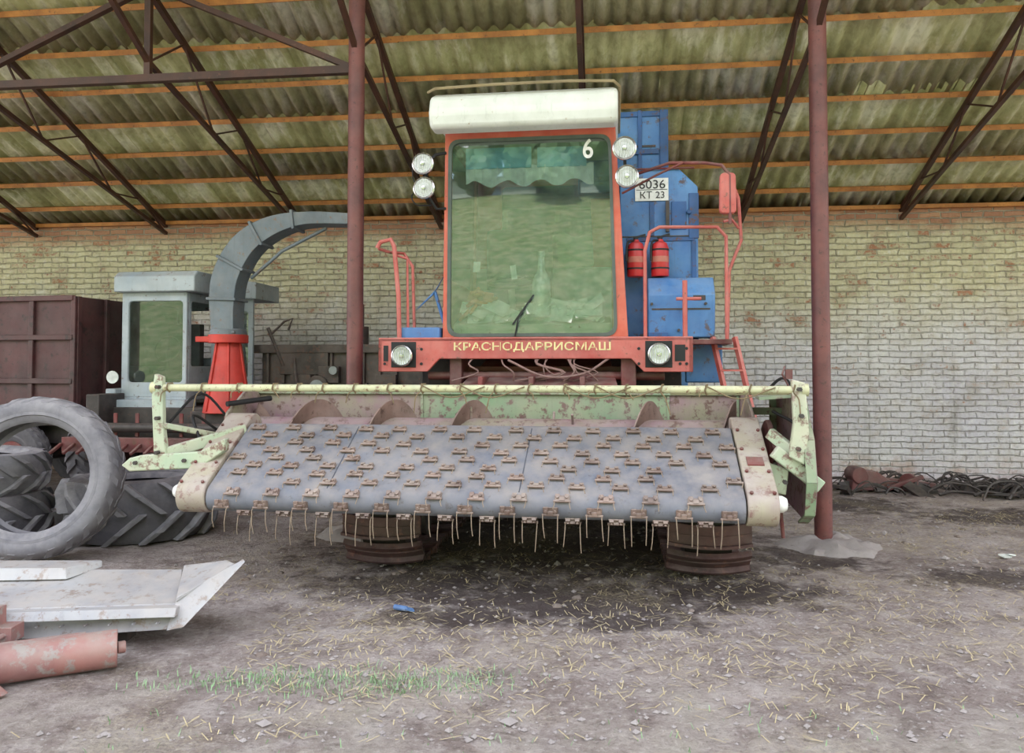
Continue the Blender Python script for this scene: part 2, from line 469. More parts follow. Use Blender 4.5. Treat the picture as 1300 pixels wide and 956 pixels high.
def blob(cx, cy, rx, ry):
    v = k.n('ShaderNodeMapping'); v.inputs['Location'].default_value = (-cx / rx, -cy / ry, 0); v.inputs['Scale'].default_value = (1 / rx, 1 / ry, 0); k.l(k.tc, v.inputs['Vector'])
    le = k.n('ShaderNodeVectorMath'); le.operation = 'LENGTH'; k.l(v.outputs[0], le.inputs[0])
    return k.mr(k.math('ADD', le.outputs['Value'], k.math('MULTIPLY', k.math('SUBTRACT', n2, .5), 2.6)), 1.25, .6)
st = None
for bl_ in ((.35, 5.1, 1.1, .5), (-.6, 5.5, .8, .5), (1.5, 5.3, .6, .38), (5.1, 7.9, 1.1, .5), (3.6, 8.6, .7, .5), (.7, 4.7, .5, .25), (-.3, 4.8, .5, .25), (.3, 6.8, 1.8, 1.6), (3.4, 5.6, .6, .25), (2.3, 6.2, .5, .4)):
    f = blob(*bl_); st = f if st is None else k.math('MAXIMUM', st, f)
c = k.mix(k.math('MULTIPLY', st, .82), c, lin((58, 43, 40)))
straw = k.mr(k.noise(1.1, 5, .6, dist=.5), .5, .68, 0, .5)
c = k.mix(k.math('MULTIPLY', straw, k.mr(k.noise(60, 3), .4, .6)), c, lin((200, 184, 150)))
grass = k.mix(k.mr(n2, .3, .7), lin((120, 142, 88)), lin((84, 110, 62)))
grass = k.mix(k.mr(n4, .42, .62, 0, .75), grass, lin((158, 160, 120)))
gf = k.mr(k.math('ADD', sp.outputs['Y'], k.math('MULTIPLY', k.math('SUBTRACT', n4, .5), 5)), -4.0, -6.0)
bounce_yard = k.mr(k.math('ADD', sp.outputs['Y'], k.math('MULTIPLY', k.math('SUBTRACT', n4, .5), 4)), 3.6, 2.2)  # pale dirt outside the shed, added to bounce warmer light inside
c = k.mix(k.math('MULTIPLY', bounce_yard, .5), c, lin((204, 198, 180)))
c = k.mix(gf, c, grass)
k.l(c, k.b.inputs['Base Color']); k.b.inputs['Roughness'].default_value = .95
k.bump(k.math('ADD', n3, k.math('MULTIPLY', n2, 2.0)), 1.0, .03)
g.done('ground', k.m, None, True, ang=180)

def clear(x, y):
    if y > 9.4 - .11 * x: return False
    for (a, b) in colpos:
        if (x - a) ** 2 + (y - b) ** 2 < .4: return False
    if x < -1.4 and 3.3 < y < 5.0: return False
    if x < -2.55 and y > 5.6: return False
    return True
gr = M(); cnt = 0
while cnt < 3000:
    x = random.uniform(-4.2, 5.8); y = 3.2 + 7 * random.random() ** 1.5
    if not clear(x, y): continue
    cnt += 1
    r = random.choice((.005, .006, .008, .01, .014)) * random.uniform(.7, 1.3) * (1.8 if random.random() < .05 else 1)
    z = gz(x, y) + r * .3
    vs = []
    for (a, b, c_) in ((1, 0, 0), (-1, 0, 0), (0, 1, 0), (0, -1, 0), (0, 0, 1), (0, 0, -1)):
        vs.append((x + a * r * random.uniform(.7, 1.5), y + b * r * random.uniform(.7, 1.4), z + c_ * r * random.uniform(.5, .9)))
    gr.add(vs, [(0, 2, 4), (2, 1, 4), (1, 3, 4), (3, 0, 4), (2, 0, 5), (1, 2, 5), (3, 1, 5), (0, 3, 5)])
gr.done('gravel', m_conc, None, False)
sw = M(); cnt = 0
while cnt < 5200:
    if random.random() < .35: x = random.uniform(-4, 6.0); y = random.uniform(3.3, 9.3)
    else:
        cx, cy = random.choice(((-1.2, 4.6), (3, 4.6), (.3, 4.3), (2.6, 7), (-2, 5.5), (4.6, 7.6), (2.2, 5.2), (-.3, 6), (1.5, 4.0), (-.8, 3.9), (3.6, 6.6), (1.0, 5.5)))
        x = random.gauss(cx, .6); y = max(3.2, random.gauss(cy, .4))
    if not clear(x, y): continue
    cnt += 1
    a = random.uniform(0, math.pi); L = random.uniform(.015, .09)
    z = gz(x, y) + .006
    dx, dy = math.cos(a) * L, math.sin(a) * L; wx, wy = -math.sin(a) * .002, math.cos(a) * .002
    zz = z + random.uniform(0, .015)
    sw.add([(x - wx, y - wy, z), (x + wx, y + wy, z), (x + dx + wx, y + dy + wy, zz), (x + dx - wx, y + dy - wy, zz)], [(0, 1, 2, 3)])
sw.done('straw_litter', plain('straw', (214, 196, 154), .8), None, False)
gs = M()
for i in range(1300):
    if random.random() < .75: x = random.gauss(random.choice((-1.25, -.75, -.4)), .25); y = random.gauss(3.78, .08)
    else: x = random.uniform(-1.7, 3.2); y = random.uniform(2.6, 3.5)
    if y > 3.98 or x < -1.85: continue
    h = random.uniform(.01, .035)
    z = gz(x, y); a = random.uniform(0, 6.28); lx, ly = math.cos(a) * h * .8, math.sin(a) * h * .8
    wx, wy = -math.sin(a) * .0025, math.cos(a) * .0025
    gs.add([(x - wx, y - wy, z - .003), (x + wx, y + wy, z - .003), (x + lx * .5 + wx * .7, y + ly * .5 + wy * .7, z + h * .7), (x + lx * .5 - wx * .7, y + ly * .5 - wy * .7, z + h * .7), (x + lx, y + ly, z + h)],
           [(0, 1, 2, 3), (3, 2, 4)])
gs.done('grass_tufts', plain('grass_blade', (146, 180, 132), .7), None, False)

# ------------------------------------------------------------------ COMBINE HARVESTER
H = empty('combine_harvester', (.2, 5.8, 0), -7.5)
yf = .80
A = lambda x, z, y=yf: (x, y, z)
outer_q = [A(-.905, 1.70), A(.665, 1.70), A(.56, 3.56), A(-.885, 3.56)]
inner_q = [A(-.855, 1.76), A(.565, 1.76), A(.515, 3.43), A(-.845, 3.43)]
cab = M()
cab.ring(rrect(outer_q, .03), rrect(inner_q, .09), (0, .07, 0))
for sx_, xb, xt in ((-1, -.905, -.885), (1, .665, .56)):
    q = [(xb, yf + .07, 1.70), (xb, 2.25, 1.70), (xt, 2.25, 3.56), (xt, yf + .07, 3.56)]
    qi = [(xb + (xt - xb) * .3, yf + .14, 2.25), (xb + (xt - xb) * .3, 2.15, 2.25), (xb + (xt - xb) * .93, 2.15, 3.43), (xb + (xt - xb) * .93, yf + .14, 3.43)]
    cab.ring(rrect(q, .01), rrect(qi, .06), (-sx_ * .04, 0, 0))
cab.ring(rrect([(-.905, 2.25, 1.70), (.665, 2.25, 1.70), (.56, 2.25, 3.56), (-.885, 2.25, 3.56)], .01), rrect([(-.6, 2.25, 2.5), (.35, 2.25, 2.5), (.3, 2.25, 3.35), (-.6, 2.25, 3.35)], .06), (0, -.04, 0))
cab.bb(-.9, .65, yf, 2.25, 1.66, 1.71)
cab.bb(-.88, .55, yf + .07, 2.22, 3.54, 3.58)
cab.done('cab_shell', m_orange, H, bevel=.006)
lng = M(); lng.bb(-.86, .52, 2.19, 2.205, 1.72, 2.5); lng.bb(-.85, .5, yf + .1, 2.2, 3.51, 3.53); lng.bb(-.86, .55, yf + .08, 2.2, 1.712, 1.72)
lng.done('cab_lining', plain('cab_lining_grey', (200, 212, 206), .8), H, False)
rb = M()
rb.ring(rrect([A(-.866, 1.748, yf - .008), A(.576, 1.748, yf - .008), A(.526, 3.442, yf - .008), A(-.856, 3.442, yf - .008)], .1), rrect([A(-.838, 1.777, yf - .008), A(.548, 1.777, yf - .008), A(.501, 3.413, yf - .008), A(-.828, 3.413, yf - .008)], .09), (0, .03, 0))
rb.done('windscreen_seal', plain('seal_grey', (90, 100, 94), .6), H)
gl = M(); ptsg = rrect([A(-.845, 1.77, yf + .01), A(.555, 1.77, yf + .01), A(.508, 3.42, yf + .01), A(-.835, 3.42, yf + .01)], .09)
gl.prism(ptsg, (0, .006, 0)); gl.done('windscreen', m_glass, H, False)
for nm, xb, xt in (('side_window_a', -.895, -.875), ('side_window_b', .62, .56)):
    M().prism([(xb, yf + .14, 2.25), (xb, 2.15, 2.25), (xt, 2.15, 3.43), (xt, yf + .14, 3.43)], (.005, 0, 0)).done(nm, m_glass2, H, False)
M().bb(-.6, .35, 2.235, 2.24, 2.5, 3.35).done('rear_window', m_glass2, H, False)
cp = M()
prof = [(.52, 3.46), (.47, 3.58), (.52, 3.72), (.62, 3.77), (2.3, 3.78), (2.36, 3.7), (2.36, 3.55), (.75, 3.55), (.72, 3.46)]
cp.px(prof, -.96, .585)
cp.done('cab_roof_cap', m_white, H, bevel=.035)
tl = M().tube([(-.98, .56, 3.775), (-.9, .49, 3.78), (-.4, .47, 3.785), (.2, .47, 3.785), (.55, .5, 3.78), (.6, .62, 3.775), (.6, 2.2, 3.775)], .012, 6)
tl.done('cap_trim', paint('trim_brown', (170, 150, 110)), H)
it = M(); it.bb(-.7, -.05, 1.85, 1.95, 2.15, 2.85); it.bb(-.7, -.05, 1.35, 1.9, 2.05, 2.2); it.bb(-.6, -.15, 1.4, 1.8, 1.71, 2.06)
it.done('driver_seat', m_cloth, H, bevel=.04)
ds = M(); ds.px([(yf + .05, 1.71), (yf + .3, 1.71), (yf + .28, 1.93), (yf + .05, 1.86)], -.82, .52)
ds.cyl((-.35, 1.25, 1.71), (-.35, 1.1, 2.2), .03)
ds.done('dashboard', paint('dash', (180, 192, 175)), H, bevel=.01)
stw = M()
cs = Vector((-.35, 1.08, 2.24)); ax = Vector((0, -.35, .94)).normalized(); _, a_, b_ = stw.frame(ax)
stw.tube([cs + (a_ * math.cos(t) + b_ * math.sin(t)) * .2 for t in [2 * math.pi * i / 28 for i in range(29)]], .014, 8)
for t in (0, 2.1, 4.2): stw.beam(cs, cs + (a_ * math.cos(t) + b_ * math.sin(t)) * .2, .02, .01)
stw.done('steering_wheel', m_black, H)
pp = M()
for i in range(40):
    x = random.uniform(-.75, .45); zc = 1.86 + random.uniform(0, .2); s_ = random.uniform(.05, .15)
    pp.box((x, yf + random.uniform(.06, .2), zc), (s_ * 1.6, s_, .01), (random.uniform(20, 80), random.uniform(-40, 40), random.uniform(-40, 40)))
pp.box((.3, yf + .08, 1.98), (.3, .02, .12), (-20, 0, 5))
pp.box((-.62, yf + .06, 2.35), (.06, .005, .09), (0, 5, 0)); pp.box((-.3, yf + .06, 2.3), (.05, .005, .12), (0, -8, 0))
pp.done('papers', m_paper, H, False)
rg = M()
for i in range(10):
    rg.box((random.uniform(-.75, -.5), yf + .12, 1.93 + random.uniform(0, .2)), (.12, .08, .03), (random.uniform(-50, 50), random.uniform(-40, 40), random.uniform(0, 180)))
rg.done('rags', plain('rag_orange', (224, 126, 66), .9), H, bevel=.01)
bo = M().lathe([(0, 0), (.075, .0), (.08, .03), (.08, .27), (.07, .33), (.03, .41), (.027, .52), (.034, .53), (.034, .56), (0, .56)], (-.07, yf + .12, 1.92), (0, 0, 1), 20)
bo.done('plastic_bottle', m_bottle, H)
cu = M()
n = 40; vs = []
for i in range(n + 1):
    x = -.72 + 1.1 * i / n; y = yf + .08 + .012 * math.sin(i * 1.7)
    vs += [(x, y, 3.22 + .01 * math.sin(i)), (x, y + .01, 3.07 + .03 * math.sin(i * .6))]
cu.add(vs, [(2 * i, 2 * i + 1, 2 * i + 3, 2 * i + 2) for i in range(n)]); cu.done('cab_curtain', plain('curtain_white', (250, 250, 248), .9), H)
vz = M(); vz.bb(-.72, -.15, yf + .07, yf + .085, 3.2, 3.38); vz.bb(-.1, .32, yf + .07, yf + .085, 3.2, 3.37); vz.done('sun_visors', plain('visor_blue', (140, 205, 235), .7), H, bevel=.004)
text('6', 'numeral', m_num, H, (.335, yf - .001, 3.325), .085, .165, .002, .015)
wp = M().tube([(-.28, yf - .02, 1.75), (-.25, yf - .035, 1.9), (-.2, yf - .03, 1.98)], .006, 6); wp.beam((-.3, yf - .02, 1.85), (-.12, yf - .02, 2.1), .012, .012)
wp.done('wiper', m_black, H)
def lamp(c, r, dirn=(0, -1, 0), nm='work_lamp'):
    c = Vector(c)
    d = Vector(dirn).normalized()
    M().lathe([(0, .10), (r * .5, .095), (r * .85, .05), (r * 1.05, .01), (r * 1.12, -.01), (r * 1.12, -.03), (r, -.035)], c, -d, 24).done(nm + '_shell', m_black, H)
    M().lathe([(r * 1.14, .022), (r * 1.12, .036), (r * 1.0, .042), (r * .92, .034)], c, d, 24).done(nm + '_ring', m_chrome, H)
    M().lathe([(0, .03), (r * .3, .03), (r * .6, .024), (r * .95, .036)], c, d, 24).done(nm + '_lens', m_lens, H)
    M().lathe([(0, .05), (r * .2, .048), (r * .24, .03)], c, d, 16).done(nm + '_bulb_cap', m_chrome, H)
    q = M()
    for i in range(-3, 4):
        hh_ = (1 - (i / 4.2) ** 2) ** .5 * r * .9
        q.bb(c.x + i * r * .24 - .002, c.x + i * r * .24 + .002, c.y - .042, c.y - .036, c.z - hh_, c.z + hh_)
    q.done(nm + '_lens_ribs', m_chrome, H, False)
lamp((-1.03, .62, 3.19), .082); lamp((-1.02, .62, 2.985), .082); lamp((.636, .62, 3.26), .086); lamp((.655, .62, 3.03), .084)
br_ = M()
br_.tube([(-.88, .8, 3.33), (-.96, .74, 3.30), (-1.03, .7, 3.19), (-1.03, .7, 2.99)], .014, 8)
br_.tube([(-.88, .8, 2.85), (-.95, .76, 2.84), (-1.02, .72, 2.95)], .012, 8)
br_.tube([(-1.05, .66, 3.25), (-1.12, .66, 3.22), (-1.13, .66, 3.08), (-1.06, .66, 3.0)], .006, 6, k=4)
br_.tube([(-1.05, .66, 3.02), (-1.14, .66, 2.94), (-1.1, .66, 2.86), (-.98, .7, 2.86)], .006, 6, k=4)
br_.tube([(.57, .8, 3.35), (.64, .72, 3.32), (.64, .7, 3.05)], .014, 8)
br_.done('lamp_brackets', m_black, H)
pf = M(); y0 = .53
pf.py([(-1.385, 1.455), (-.97, 1.455), (-.87, 1.56), (.68, 1.56), (.78, 1.455), (1.16, 1.455), (1.16, 1.73), (-1.385, 1.73)], y0, y0 + .03)
pf.bb(-1.385, -1.35, y0, 1.1, 1.455, 1.73); pf.bb(1.125, 1.16, y0, 1.1, 1.455, 1.73)
pf.bb(-1.385, 1.16, y0, .8, 1.70, 1.735)
pf.done('front_fascia', m_red, H, bevel=.006)
dk = M().bb(-1.4, 1.5, .8, 1.5, 1.68, 1.72); dk.done('deck', m_darkred, H, bevel=.004)
text('КРАСНОДАРРИСМАШ', 'fascia_lettering', m_cyan, H, (-.115, y0 - .002, 1.655), 1.27, .08, .002, .012)
sl_ = M()
for i in range(15): sl_.bb(-.115 - .6 + i * .0857 - .0035, -.115 - .6 + i * .0857 + .0035, y0 - .005, y0 - .003, 1.61, 1.70)
sl_.done('stencil_bridges', m_red, H, False)
hb_ = M()
for cx in (-1.17, .895):
    hb_.bb(cx - .105, cx + .105, y0 - .006, y0, 1.49, 1.70)
hb_.done('headlight_panels', m_black, H, bevel=.003)
lamp((-1.17, y0 - .03, 1.585), .078, nm='headlight'); lamp((.895, y0 - .03, 1.595), .078, nm='headlight')
sm_ = M()
for x in (-1.33, -1.02, .74, 1.06, 1.11): sm_.cyl((x, y0 - .006, 1.64), (x, y0, 1.64), .012, n=10); sm_.cyl((x, y0 - .006, 1.52), (x, y0, 1.52), .012, n=10)
sm_.bb(1.02, 1.1, y0 - .004, y0, 1.54, 1.67)
sm_.bb(-1.34, -1.30, y0 - .004, y0, 1.54, 1.67)
sm_.done('fascia_fittings', m_black, H)
bx = M(); bx.bb(-1.25, -.92, .75, 1.3, 1.72, 1.83); bx.prism([(-1.10, .9, 2.05), (-1.02, .9, 2.12), (-.92, .9, 2.28), (-.98, .9, 2.17)], (0, .03, 0)); bx.cyl((-1.0, .92, 2.15), (-.9, .95, 1.8), .015)
bx.done('battery_box', m_blue, H, bevel=.01)
rl = M()
rl.tube([(-1.46, .72, 2.51), (-1.43, .72, 2.56), (-1.34, .72, 2.58), (-1.31, .72, 2.52), (-1.27, .72, 2.1), (-1.26, .72, 1.72)], .02, 8)
rl.tube([(-1.46, .76, 2.51), (-1.38, .85, 2.49), (-1.3, 1.0, 2.5), (-1.22, 1.0, 2.38), (-1.2, 1.0, 1.72)], .014, 8)
rl.tube([(-1.30, .75, 2.45), (-1.21, .78, 2.42), (-1.2, .78, 1.72)], .012, 8)
rl.tube([(.80, .75, 1.72), (.80, .75, 2.45), (.84, .75, 2.60), (.92, .75, 2.64), (1.38, .75, 2.63), (1.45, .75, 2.55), (1.45, .75, 1.72)], .015, 8)
rl.tube([(1.12, .76, 1.72), (1.12, .76, 2.2)], .02, 8)
rl.tube([(1.05, .76, 2.05), (1.25, .76, 2.05)], .014, 8)
rl.tube([(1.52, .9, 3.03), (1.58, .95, 2.9), (1.6, .95, 2.55), (1.5, .95, 2.3), (1.48, .95, 1.72)], .014, 8)
rl.tube([(1.45, .9, 2.7), (1.52, .92, 2.72), (1.58, .95, 2.65)], .012, 8)
rl.done('handrails', m_red, H)
ld = M()
for x in (1.38, 1.56): ld.beam((x - .02, .95, 1.74), (x + .12, .72, .95), .03, .04)
for i in range(4):
    t = .12 + i / 4.4; ld.beam((1.36 + .14 * t, .95 - .23 * t, 1.74 - .79 * t), (1.54 + .14 * t, .95 - .23 * t, 1.74 - .79 * t), .05, .015)
ld.done('access_ladder', m_red, H)
mr_ = M()
mr_.tube([(.6, .85, 3.10), (.75, .8, 3.10), (1.0, .6, 3.13), (1.25, .48, 3.09), (1.38, .45, 3.06), (1.44, .45, 2.98), (1.44, .45, 2.6)], .013, 8)
mr_.tube([(.62, .85, 2.95), (.9, .65, 3.05), (1.1, .52, 3.11)], .01, 8)
mr_.done('mirror_arm', m_darkred, H)
mm = M(); q = [(1.36, .44, 2.68), (1.49, .44, 2.68), (1.485, .44, 3.0), (1.365, .44, 3.0)]
mm.prism(rrect(q, .04), (0, .05, 0)); mm.done('side_mirror', m_red, H, bevel=.01)
M().bb(.735, 1.025, 1.235, 1.245, 2.96, 3.16).done('licence_plate', m_plate, H, False)
text('6036', 'plate_digits', m_letter, H, (.885, 1.232, 3.105), .225, .075, .002, .0)
text('КТ 23', 'plate_region', m_letter, H, (.885, 1.232, 3.012), .21, .062, .002, .0)
fm_ = M(); fm_.bb(.745, 1.015, 1.232, 1.235, 3.055, 3.06); fm_.done('plate_lines', m_letter, H, False)
for i, x in enumerate((.735, .94)):
    e = M().lathe([(0, 0), (.07, 0), (.075, .01), (.075, .24), (.06, .285), (.03, .305), (.025, .32), (0, .32)], (x, 1.08, 2.27), (0, 0, 1), 20)
    e.done('fire_extinguisher_body_%d' % (i + 1), m_ext, H)
    t = M().cyl((x, 1.08, 2.58), (x, 1.08, 2.61), .02, n=10); t.box((x + .03, 1.08, 2.62), (.11, .025, .015), (0, -15, 0)); t.tube([(x, 1.07, 2.58), (x - .07, 1.03, 2.56), (x - .08, 1.02, 2.4)], .01, 6, k=4)
    t.cyl((x, 1.08, 2.33), (x, 1.08, 2.345), .078, n=20); t.cyl((x, 1.08, 2.49), (x, 1.08, 2.505), .078, n=20); t.bb(x - .05, x + .05, 1.14, 1.25, 2.3, 2.52)
    t.done('fire_extinguisher_fittings_%d' % (i + 1), m_black, H)
    t = M().lathe([(.0762, .12), (.0762, .17)], (x, 1.08, 2.27), (0, 0, 1), 20); t.done('fire_extinguisher_label_%d' % (i + 1), plain('label', (196, 120, 104)), H)
bl = M()
bl.py([(.60, 1.72), (1.28, 1.72), (1.28, 3.08), (1.12, 3.24), (.60, 3.24)], 1.25, 2.3)
bl.bb(-1.22, 1.28, 2.32, 3.5, 1.25, 3.3)
bl.bb(.2, 1.06, 1.9, 2.9, 3.2, 3.98)
bl.bb(-.95, .19, 2.35, 3.3, 3.28, 3.6)
bl.px([(.95, 1.74), (.90, 2.1), (1.02, 2.25), (1.24, 2.27), (1.24, 1.74)], .83, 1.38)
bl.bb(1.15, 1.46, 1.1, 1.15, 1.36, 1.72)
bl.done('body_panels', m_blue, H, bevel=.012)
bt2 = M()
for z in (3.3, 3.92): bt2.bb(.2, 1.07, 1.885, 1.9, z, z + .05)
bt2.bb(.99, 1.07, 1.88, 1.9, 3.25, 3.98); bt2.bb(.78, .82, 1.88, 1.9, 3.25, 3.98); bt2.bb(.62, .98, 1.875, 1.9, 3.55, 3.6)
bt2.bb(1.20, 1.285, 1.235, 1.25, 2.62, 3.02)
bt2.bb(.66, 1.25, 1.238, 1.25, 2.60, 2.635); bt2.bb(1.22, 1.26, 1.235, 1.25, 1.8, 2.6)
bt2.bb(.83, .99, .88, .95, 1.74, 1.78); bt2.bb(.86, .9, 1.235, 1.25, 2.65, 2.95)
bt2.bb(1.05, 1.18, 1.24, 1.25, 2.7, 2.95); bt2.cyl((1.2, 1.24, 2.85), (1.2, 1.2, 2.85), .02, n=10); bt2.bb(.93, 1.0, 1.22, 1.25, 2.36, 2.4)
bt2.done('body_frames', paint('paint_blue_dark', (46, 94, 156), rust=.35, dust=.1), H, bevel=.004)
bt3 = M()
bt3.bb(.28, .95, 1.889, 1.899, 3.62, 3.64); bt3.bb(.62, 1.2, 1.242, 1.249, 2.64, 2.65); bt3.bb(1.0, 1.03, 1.2, 1.25, 2.68, 2.95)
for (x, zz) in ((.86, 2.02), (1.3, 2.02), (1.08, 1.80)): bt3.cyl((x, .88, zz), (x, .94, zz), .012, n=8)
bt3.bb(.86, 1.34, .915, .925, 1.97, 1.985); bt3.bb(1.2, 1.3, .9, .93, 2.05, 2.09)
bt3.done('body_seams', m_dark, H, False)
rr = M(); rr.bb(-1.1, 1.15, 3.5, 3.56, 1.0, 3.0); rr.bb(.62, 1.25, 1.22, 1.24, 3.235, 3.25)
rr.done('rear_hood', m_darkred, H, bevel=.01)
ch = M(); ch.bb(-.8, .85, 1.3, 3.5, .85, 1.3); ch.cyl((-1.0, 1.25, .55), (1.0, 1.25, .55), .09); ch.bb(-.75, -.6, 1.0, 1.5, .5, 1.3); ch.bb(.6, .75, 1.0, 1.5, .5, 1.3)
ch.bb(-1.2, 1.15, 1.5, 1.6, 1.3, 1.68)
ch.done('chassis', m_dark, H, bevel=.01)
fd = M(); fd.hexa([(-.68, .33, .75), (.58, .33, .75), (.58, .33, 1.33), (-.68, .33, 1.33), (-.6, 1.5, 1.0), (.5, 1.5, 1.0), (.5, 1.5, 1.6), (-.6, 1.5, 1.6)])
fd.bb(-.8, -.7, .6, .9, 1.25, 1.6); fd.bb(.6, .72, .6, .9, 1.25, 1.6); fd.bb(-.75, .65, .9, .95, 1.42, 1.5)
for x in (-.5, -.1, .3): fd.bb(x - .02, x + .02, .34, .9, 1.34, 1.42)
fd.cyl((-1.0, .7, 1.42), (.95, .7, 1.42), .035)
fd.done('feeder_house', m_darkred, H, bevel=.008)
hs = M()
for i in range(10):
    x = random.uniform(-.75, .3)
    hs.tube([(x, .62, 1.62), (x + random.uniform(-.1, .1), .52, 1.52), (x + random.uniform(-.2, .2), .5, 1.45), (x + random.uniform(-.25, .25), .55, 1.38)], random.choice((.005, .007, .010)), 6, k=4)
hs.tube([(-.3, .5, 1.55), (0, .45, 1.42), (.3, .5, 1.44), (.5, .55, 1.56)], .010, 6, k=5)
hs.done('hydraulic_hoses', plain('hose', (140, 110, 104), .6), H)
# --- tracks
def track(x0, x1, nm):
    t = M(); w = M()
    yc, zc, r = .06, .345, .26; y2 = 2.2
    per = 2 * math.pi * r + 2 * (y2 - yc); ns = int(per / .20)
    hw = per / ns * .38
    for i in range(ns):
        s_ = per * (i + .05) / ns
        hp = math.pi * r
        if s_ < hp:
            a = -math.pi / 2 - s_ / r; p = Vector((0, yc + r * math.cos(a), zc + r * math.sin(a))); nrm = Vector((0, math.cos(a), math.sin(a)))
        elif s_ < hp + (y2 - yc):
            p = Vector((0, yc + (s_ - hp), zc + r)); nrm = Vector((0, 0, 1))
        elif s_ < 2 * hp + (y2 - yc):
            a = math.pi / 2 - (s_ - hp - (y2 - yc)) / r; p = Vector((0, y2 + r * math.cos(a), zc + r * math.sin(a))); nrm = Vector((0, math.cos(a), math.sin(a)))
        else:
            p = Vector((0, y2 - (s_ - 2 * hp - (y2 - yc)), zc - r)); nrm = Vector((0, 0, -1))
        tg = Vector((1, 0, 0)).cross(nrm)
        nseg = 10
        for j in range(nseg):
            u0 = j / nseg; u1 = (j + 1) / nseg
            def sh(u, off, h):
                e = (2 * u - 1) ** 2
                return Vector((x0 + (x1 - x0) * u, 0, 0)) + p + tg * (off + .025 * (1 - e)) + nrm * (h - .022 * e)
            def slab(o0, o1, h0, h1):
                t.hexa([sh(u0, o0, h0), sh(u1, o0, h0), sh(u1, o1, h0), sh(u0, o1, h0), sh(u0, o0, h1), sh(u1, o0, h1), sh(u1, o1, h1), sh(u0, o1, h1)])
            slab(-hw, hw, 0, .025)
            slab(hw - .02, hw, .025, .068)
            slab(-hw, -hw + .016, .025, .045)
            slab(-.008, .006, .025, .036)
    t.done(nm + '_shoes', m_track, H, False)
    xm = (x0 + x1) / 2
    for yy_ in (yc, y2):
        w.cyl((xm - .16, yy_, zc), (xm + .16, yy_, zc), r - .03, n=32); w.cyl((xm - .2, yy_, zc), (xm + .2, yy_, zc), .08, n=16)
    for i in range(3): w.cyl((xm - .12, .75 + i * .45, .2), (xm + .12, .75 + i * .45, .2), .11, n=20)
    w.bb(xm - .06, xm + .06, yc, y2, .3, .46)
    w.done(nm + '_wheels', m_dark, H)
track(-1.42, -.84, 'crawler_a'); track(.905, 1.475, 'crawler_b')

# --- header
Af = Vector((0, -.93, .655)); Bf = Vector((0, -.37, 1.0)); rB = .088
u = (Bf - Af).normalized(); nv = Vector((0, -u.z, u.y)); Lb = (Bf - Af).length
an = math.atan2(nv.z, nv.y)
def stadium(r, A_, B_):
    out = []
    for i in range(13):
        a = an + math.pi * i / 12; out.append((A_.y + r * math.cos(a), A_.z + r * math.sin(a)))
    for i in range(13):
        a = an + math.pi + math.pi * i / 12; out.append((B_.y + r * math.cos(a), B_.z + r * math.sin(a)))
    return out
bel = M(); bel.px(stadium(rB, Af, Bf), -2.04, 1.31); bel.done('pickup_belt', m_belt, H)
sms = M()
for x in (-1.25, -.03):
    p0 = Af + nv * (rB + .001); p1 = Bf + nv * (rB + .001)
    sms.beam((x, p0.y, p0.z), (x + .02, p1.y, p1.z), .006, .003, up=nv)
sms.done('belt_seams', plain('seam_grey', (90, 92, 102), .8), H, False)
sd = M()
for x0, x1 in ((-2.245, -2.05), (1.32, 1.50)):
    A2 = Af + u * .02; B2 = Bf + u * .08
    sd.px(stadium(.115, A2, B2), x0, x1)
sd.done('belt_side_frames', m_tan, H, bevel=.008)
sb = M()
for x0, x1 in ((-2.245, -2.05), (1.32, 1.50)):
    for t_ in (.0, .2, .42, .62):
        for xx in (x0 + .025, x1 - .025):
            p = Af + u * t_ + nv * .117; sb.cyl((xx, p.y, p.z), (xx, p.y + nv.y * .012, p.z + nv.z * .012), .011, n=6)
    p = Af + u * .3 + nv * .117; sb.box(((x0 + x1) / 2, p.y, p.z), (.1, .08, .012), (31, 0, 0))
sb.done('side_frame_bolts', m_darkred, H, False)
en = M(); en.lathe([(0, .06), (.035, .055), (.05, .03), (.05, 0)], (-2.245, Af.y, Af.z + .03), (-1, 0, 0), 16); en.lathe([(0, .06), (.035, .055), (.05, .03), (.05, 0)], (1.50, Af.y, Af.z + .03), (1, 0, 0), 16)
en.done('roller_bearings', m_num, H)
cl = M(); wi = M()
def clip(x, p, nrm, tg, hang):
    X = Vector((1, 0, 0)); p = Vector((x, p.y, p.z))
    def ob(m, ox, ot, on, sx_, st_, sn_):
        c = p + X * ox + tg * ot + nrm * on
        a, b, d = X * sx_ / 2, tg * st_ / 2, nrm * sn_ / 2
        m.hexa([c - a - b - d, c + a - b - d, c + a + b - d, c - a + b - d, c - a - b + d, c + a - b + d, c + a + b + d, c - a + b + d])
    ob(cl, 0, 0, .004, .092, .036, .008)
    ob(cl, -.028, 0, .013, .026, .046, .016); ob(cl, .028, 0, .013, .026, .046, .016)
    ob(cl, 0, .012, .018, .032, .022, .022)
    for sx_ in (-.028, .028): cl.cyl(p + X * sx_ + nrm * .02, p + X * sx_ + nrm * .032, .009, n=6)
    cl.cyl(p - X * .052 + nrm * .018 + tg * .024, p + X * .052 + nrm * .018 + tg * .024, .008, n=6)
    for sx_ in (-.045, .045):
        s0 = p + X * sx_ + nrm * .016 + tg * .02
        if hang:
            j = random.uniform(-.012, .012); L = random.uniform(.11, .17)
            wi.tube([s0, s0 + nrm * .02 + Vector((0, -.005, -.01)), s0 + nrm * .025 + Vector((j * .5, -.012, -L * .6)), s0 + nrm * .02 + Vector((j, 0, -L))], .0032, 5)
        else:
            wi.tube([s0, s0 + tg * .03 + nrm * .012, s0 + tg * .055 + nrm * .004 + X * random.uniform(-.01, .01)], .003, 5)
row = 0; s_ = Lb - .03
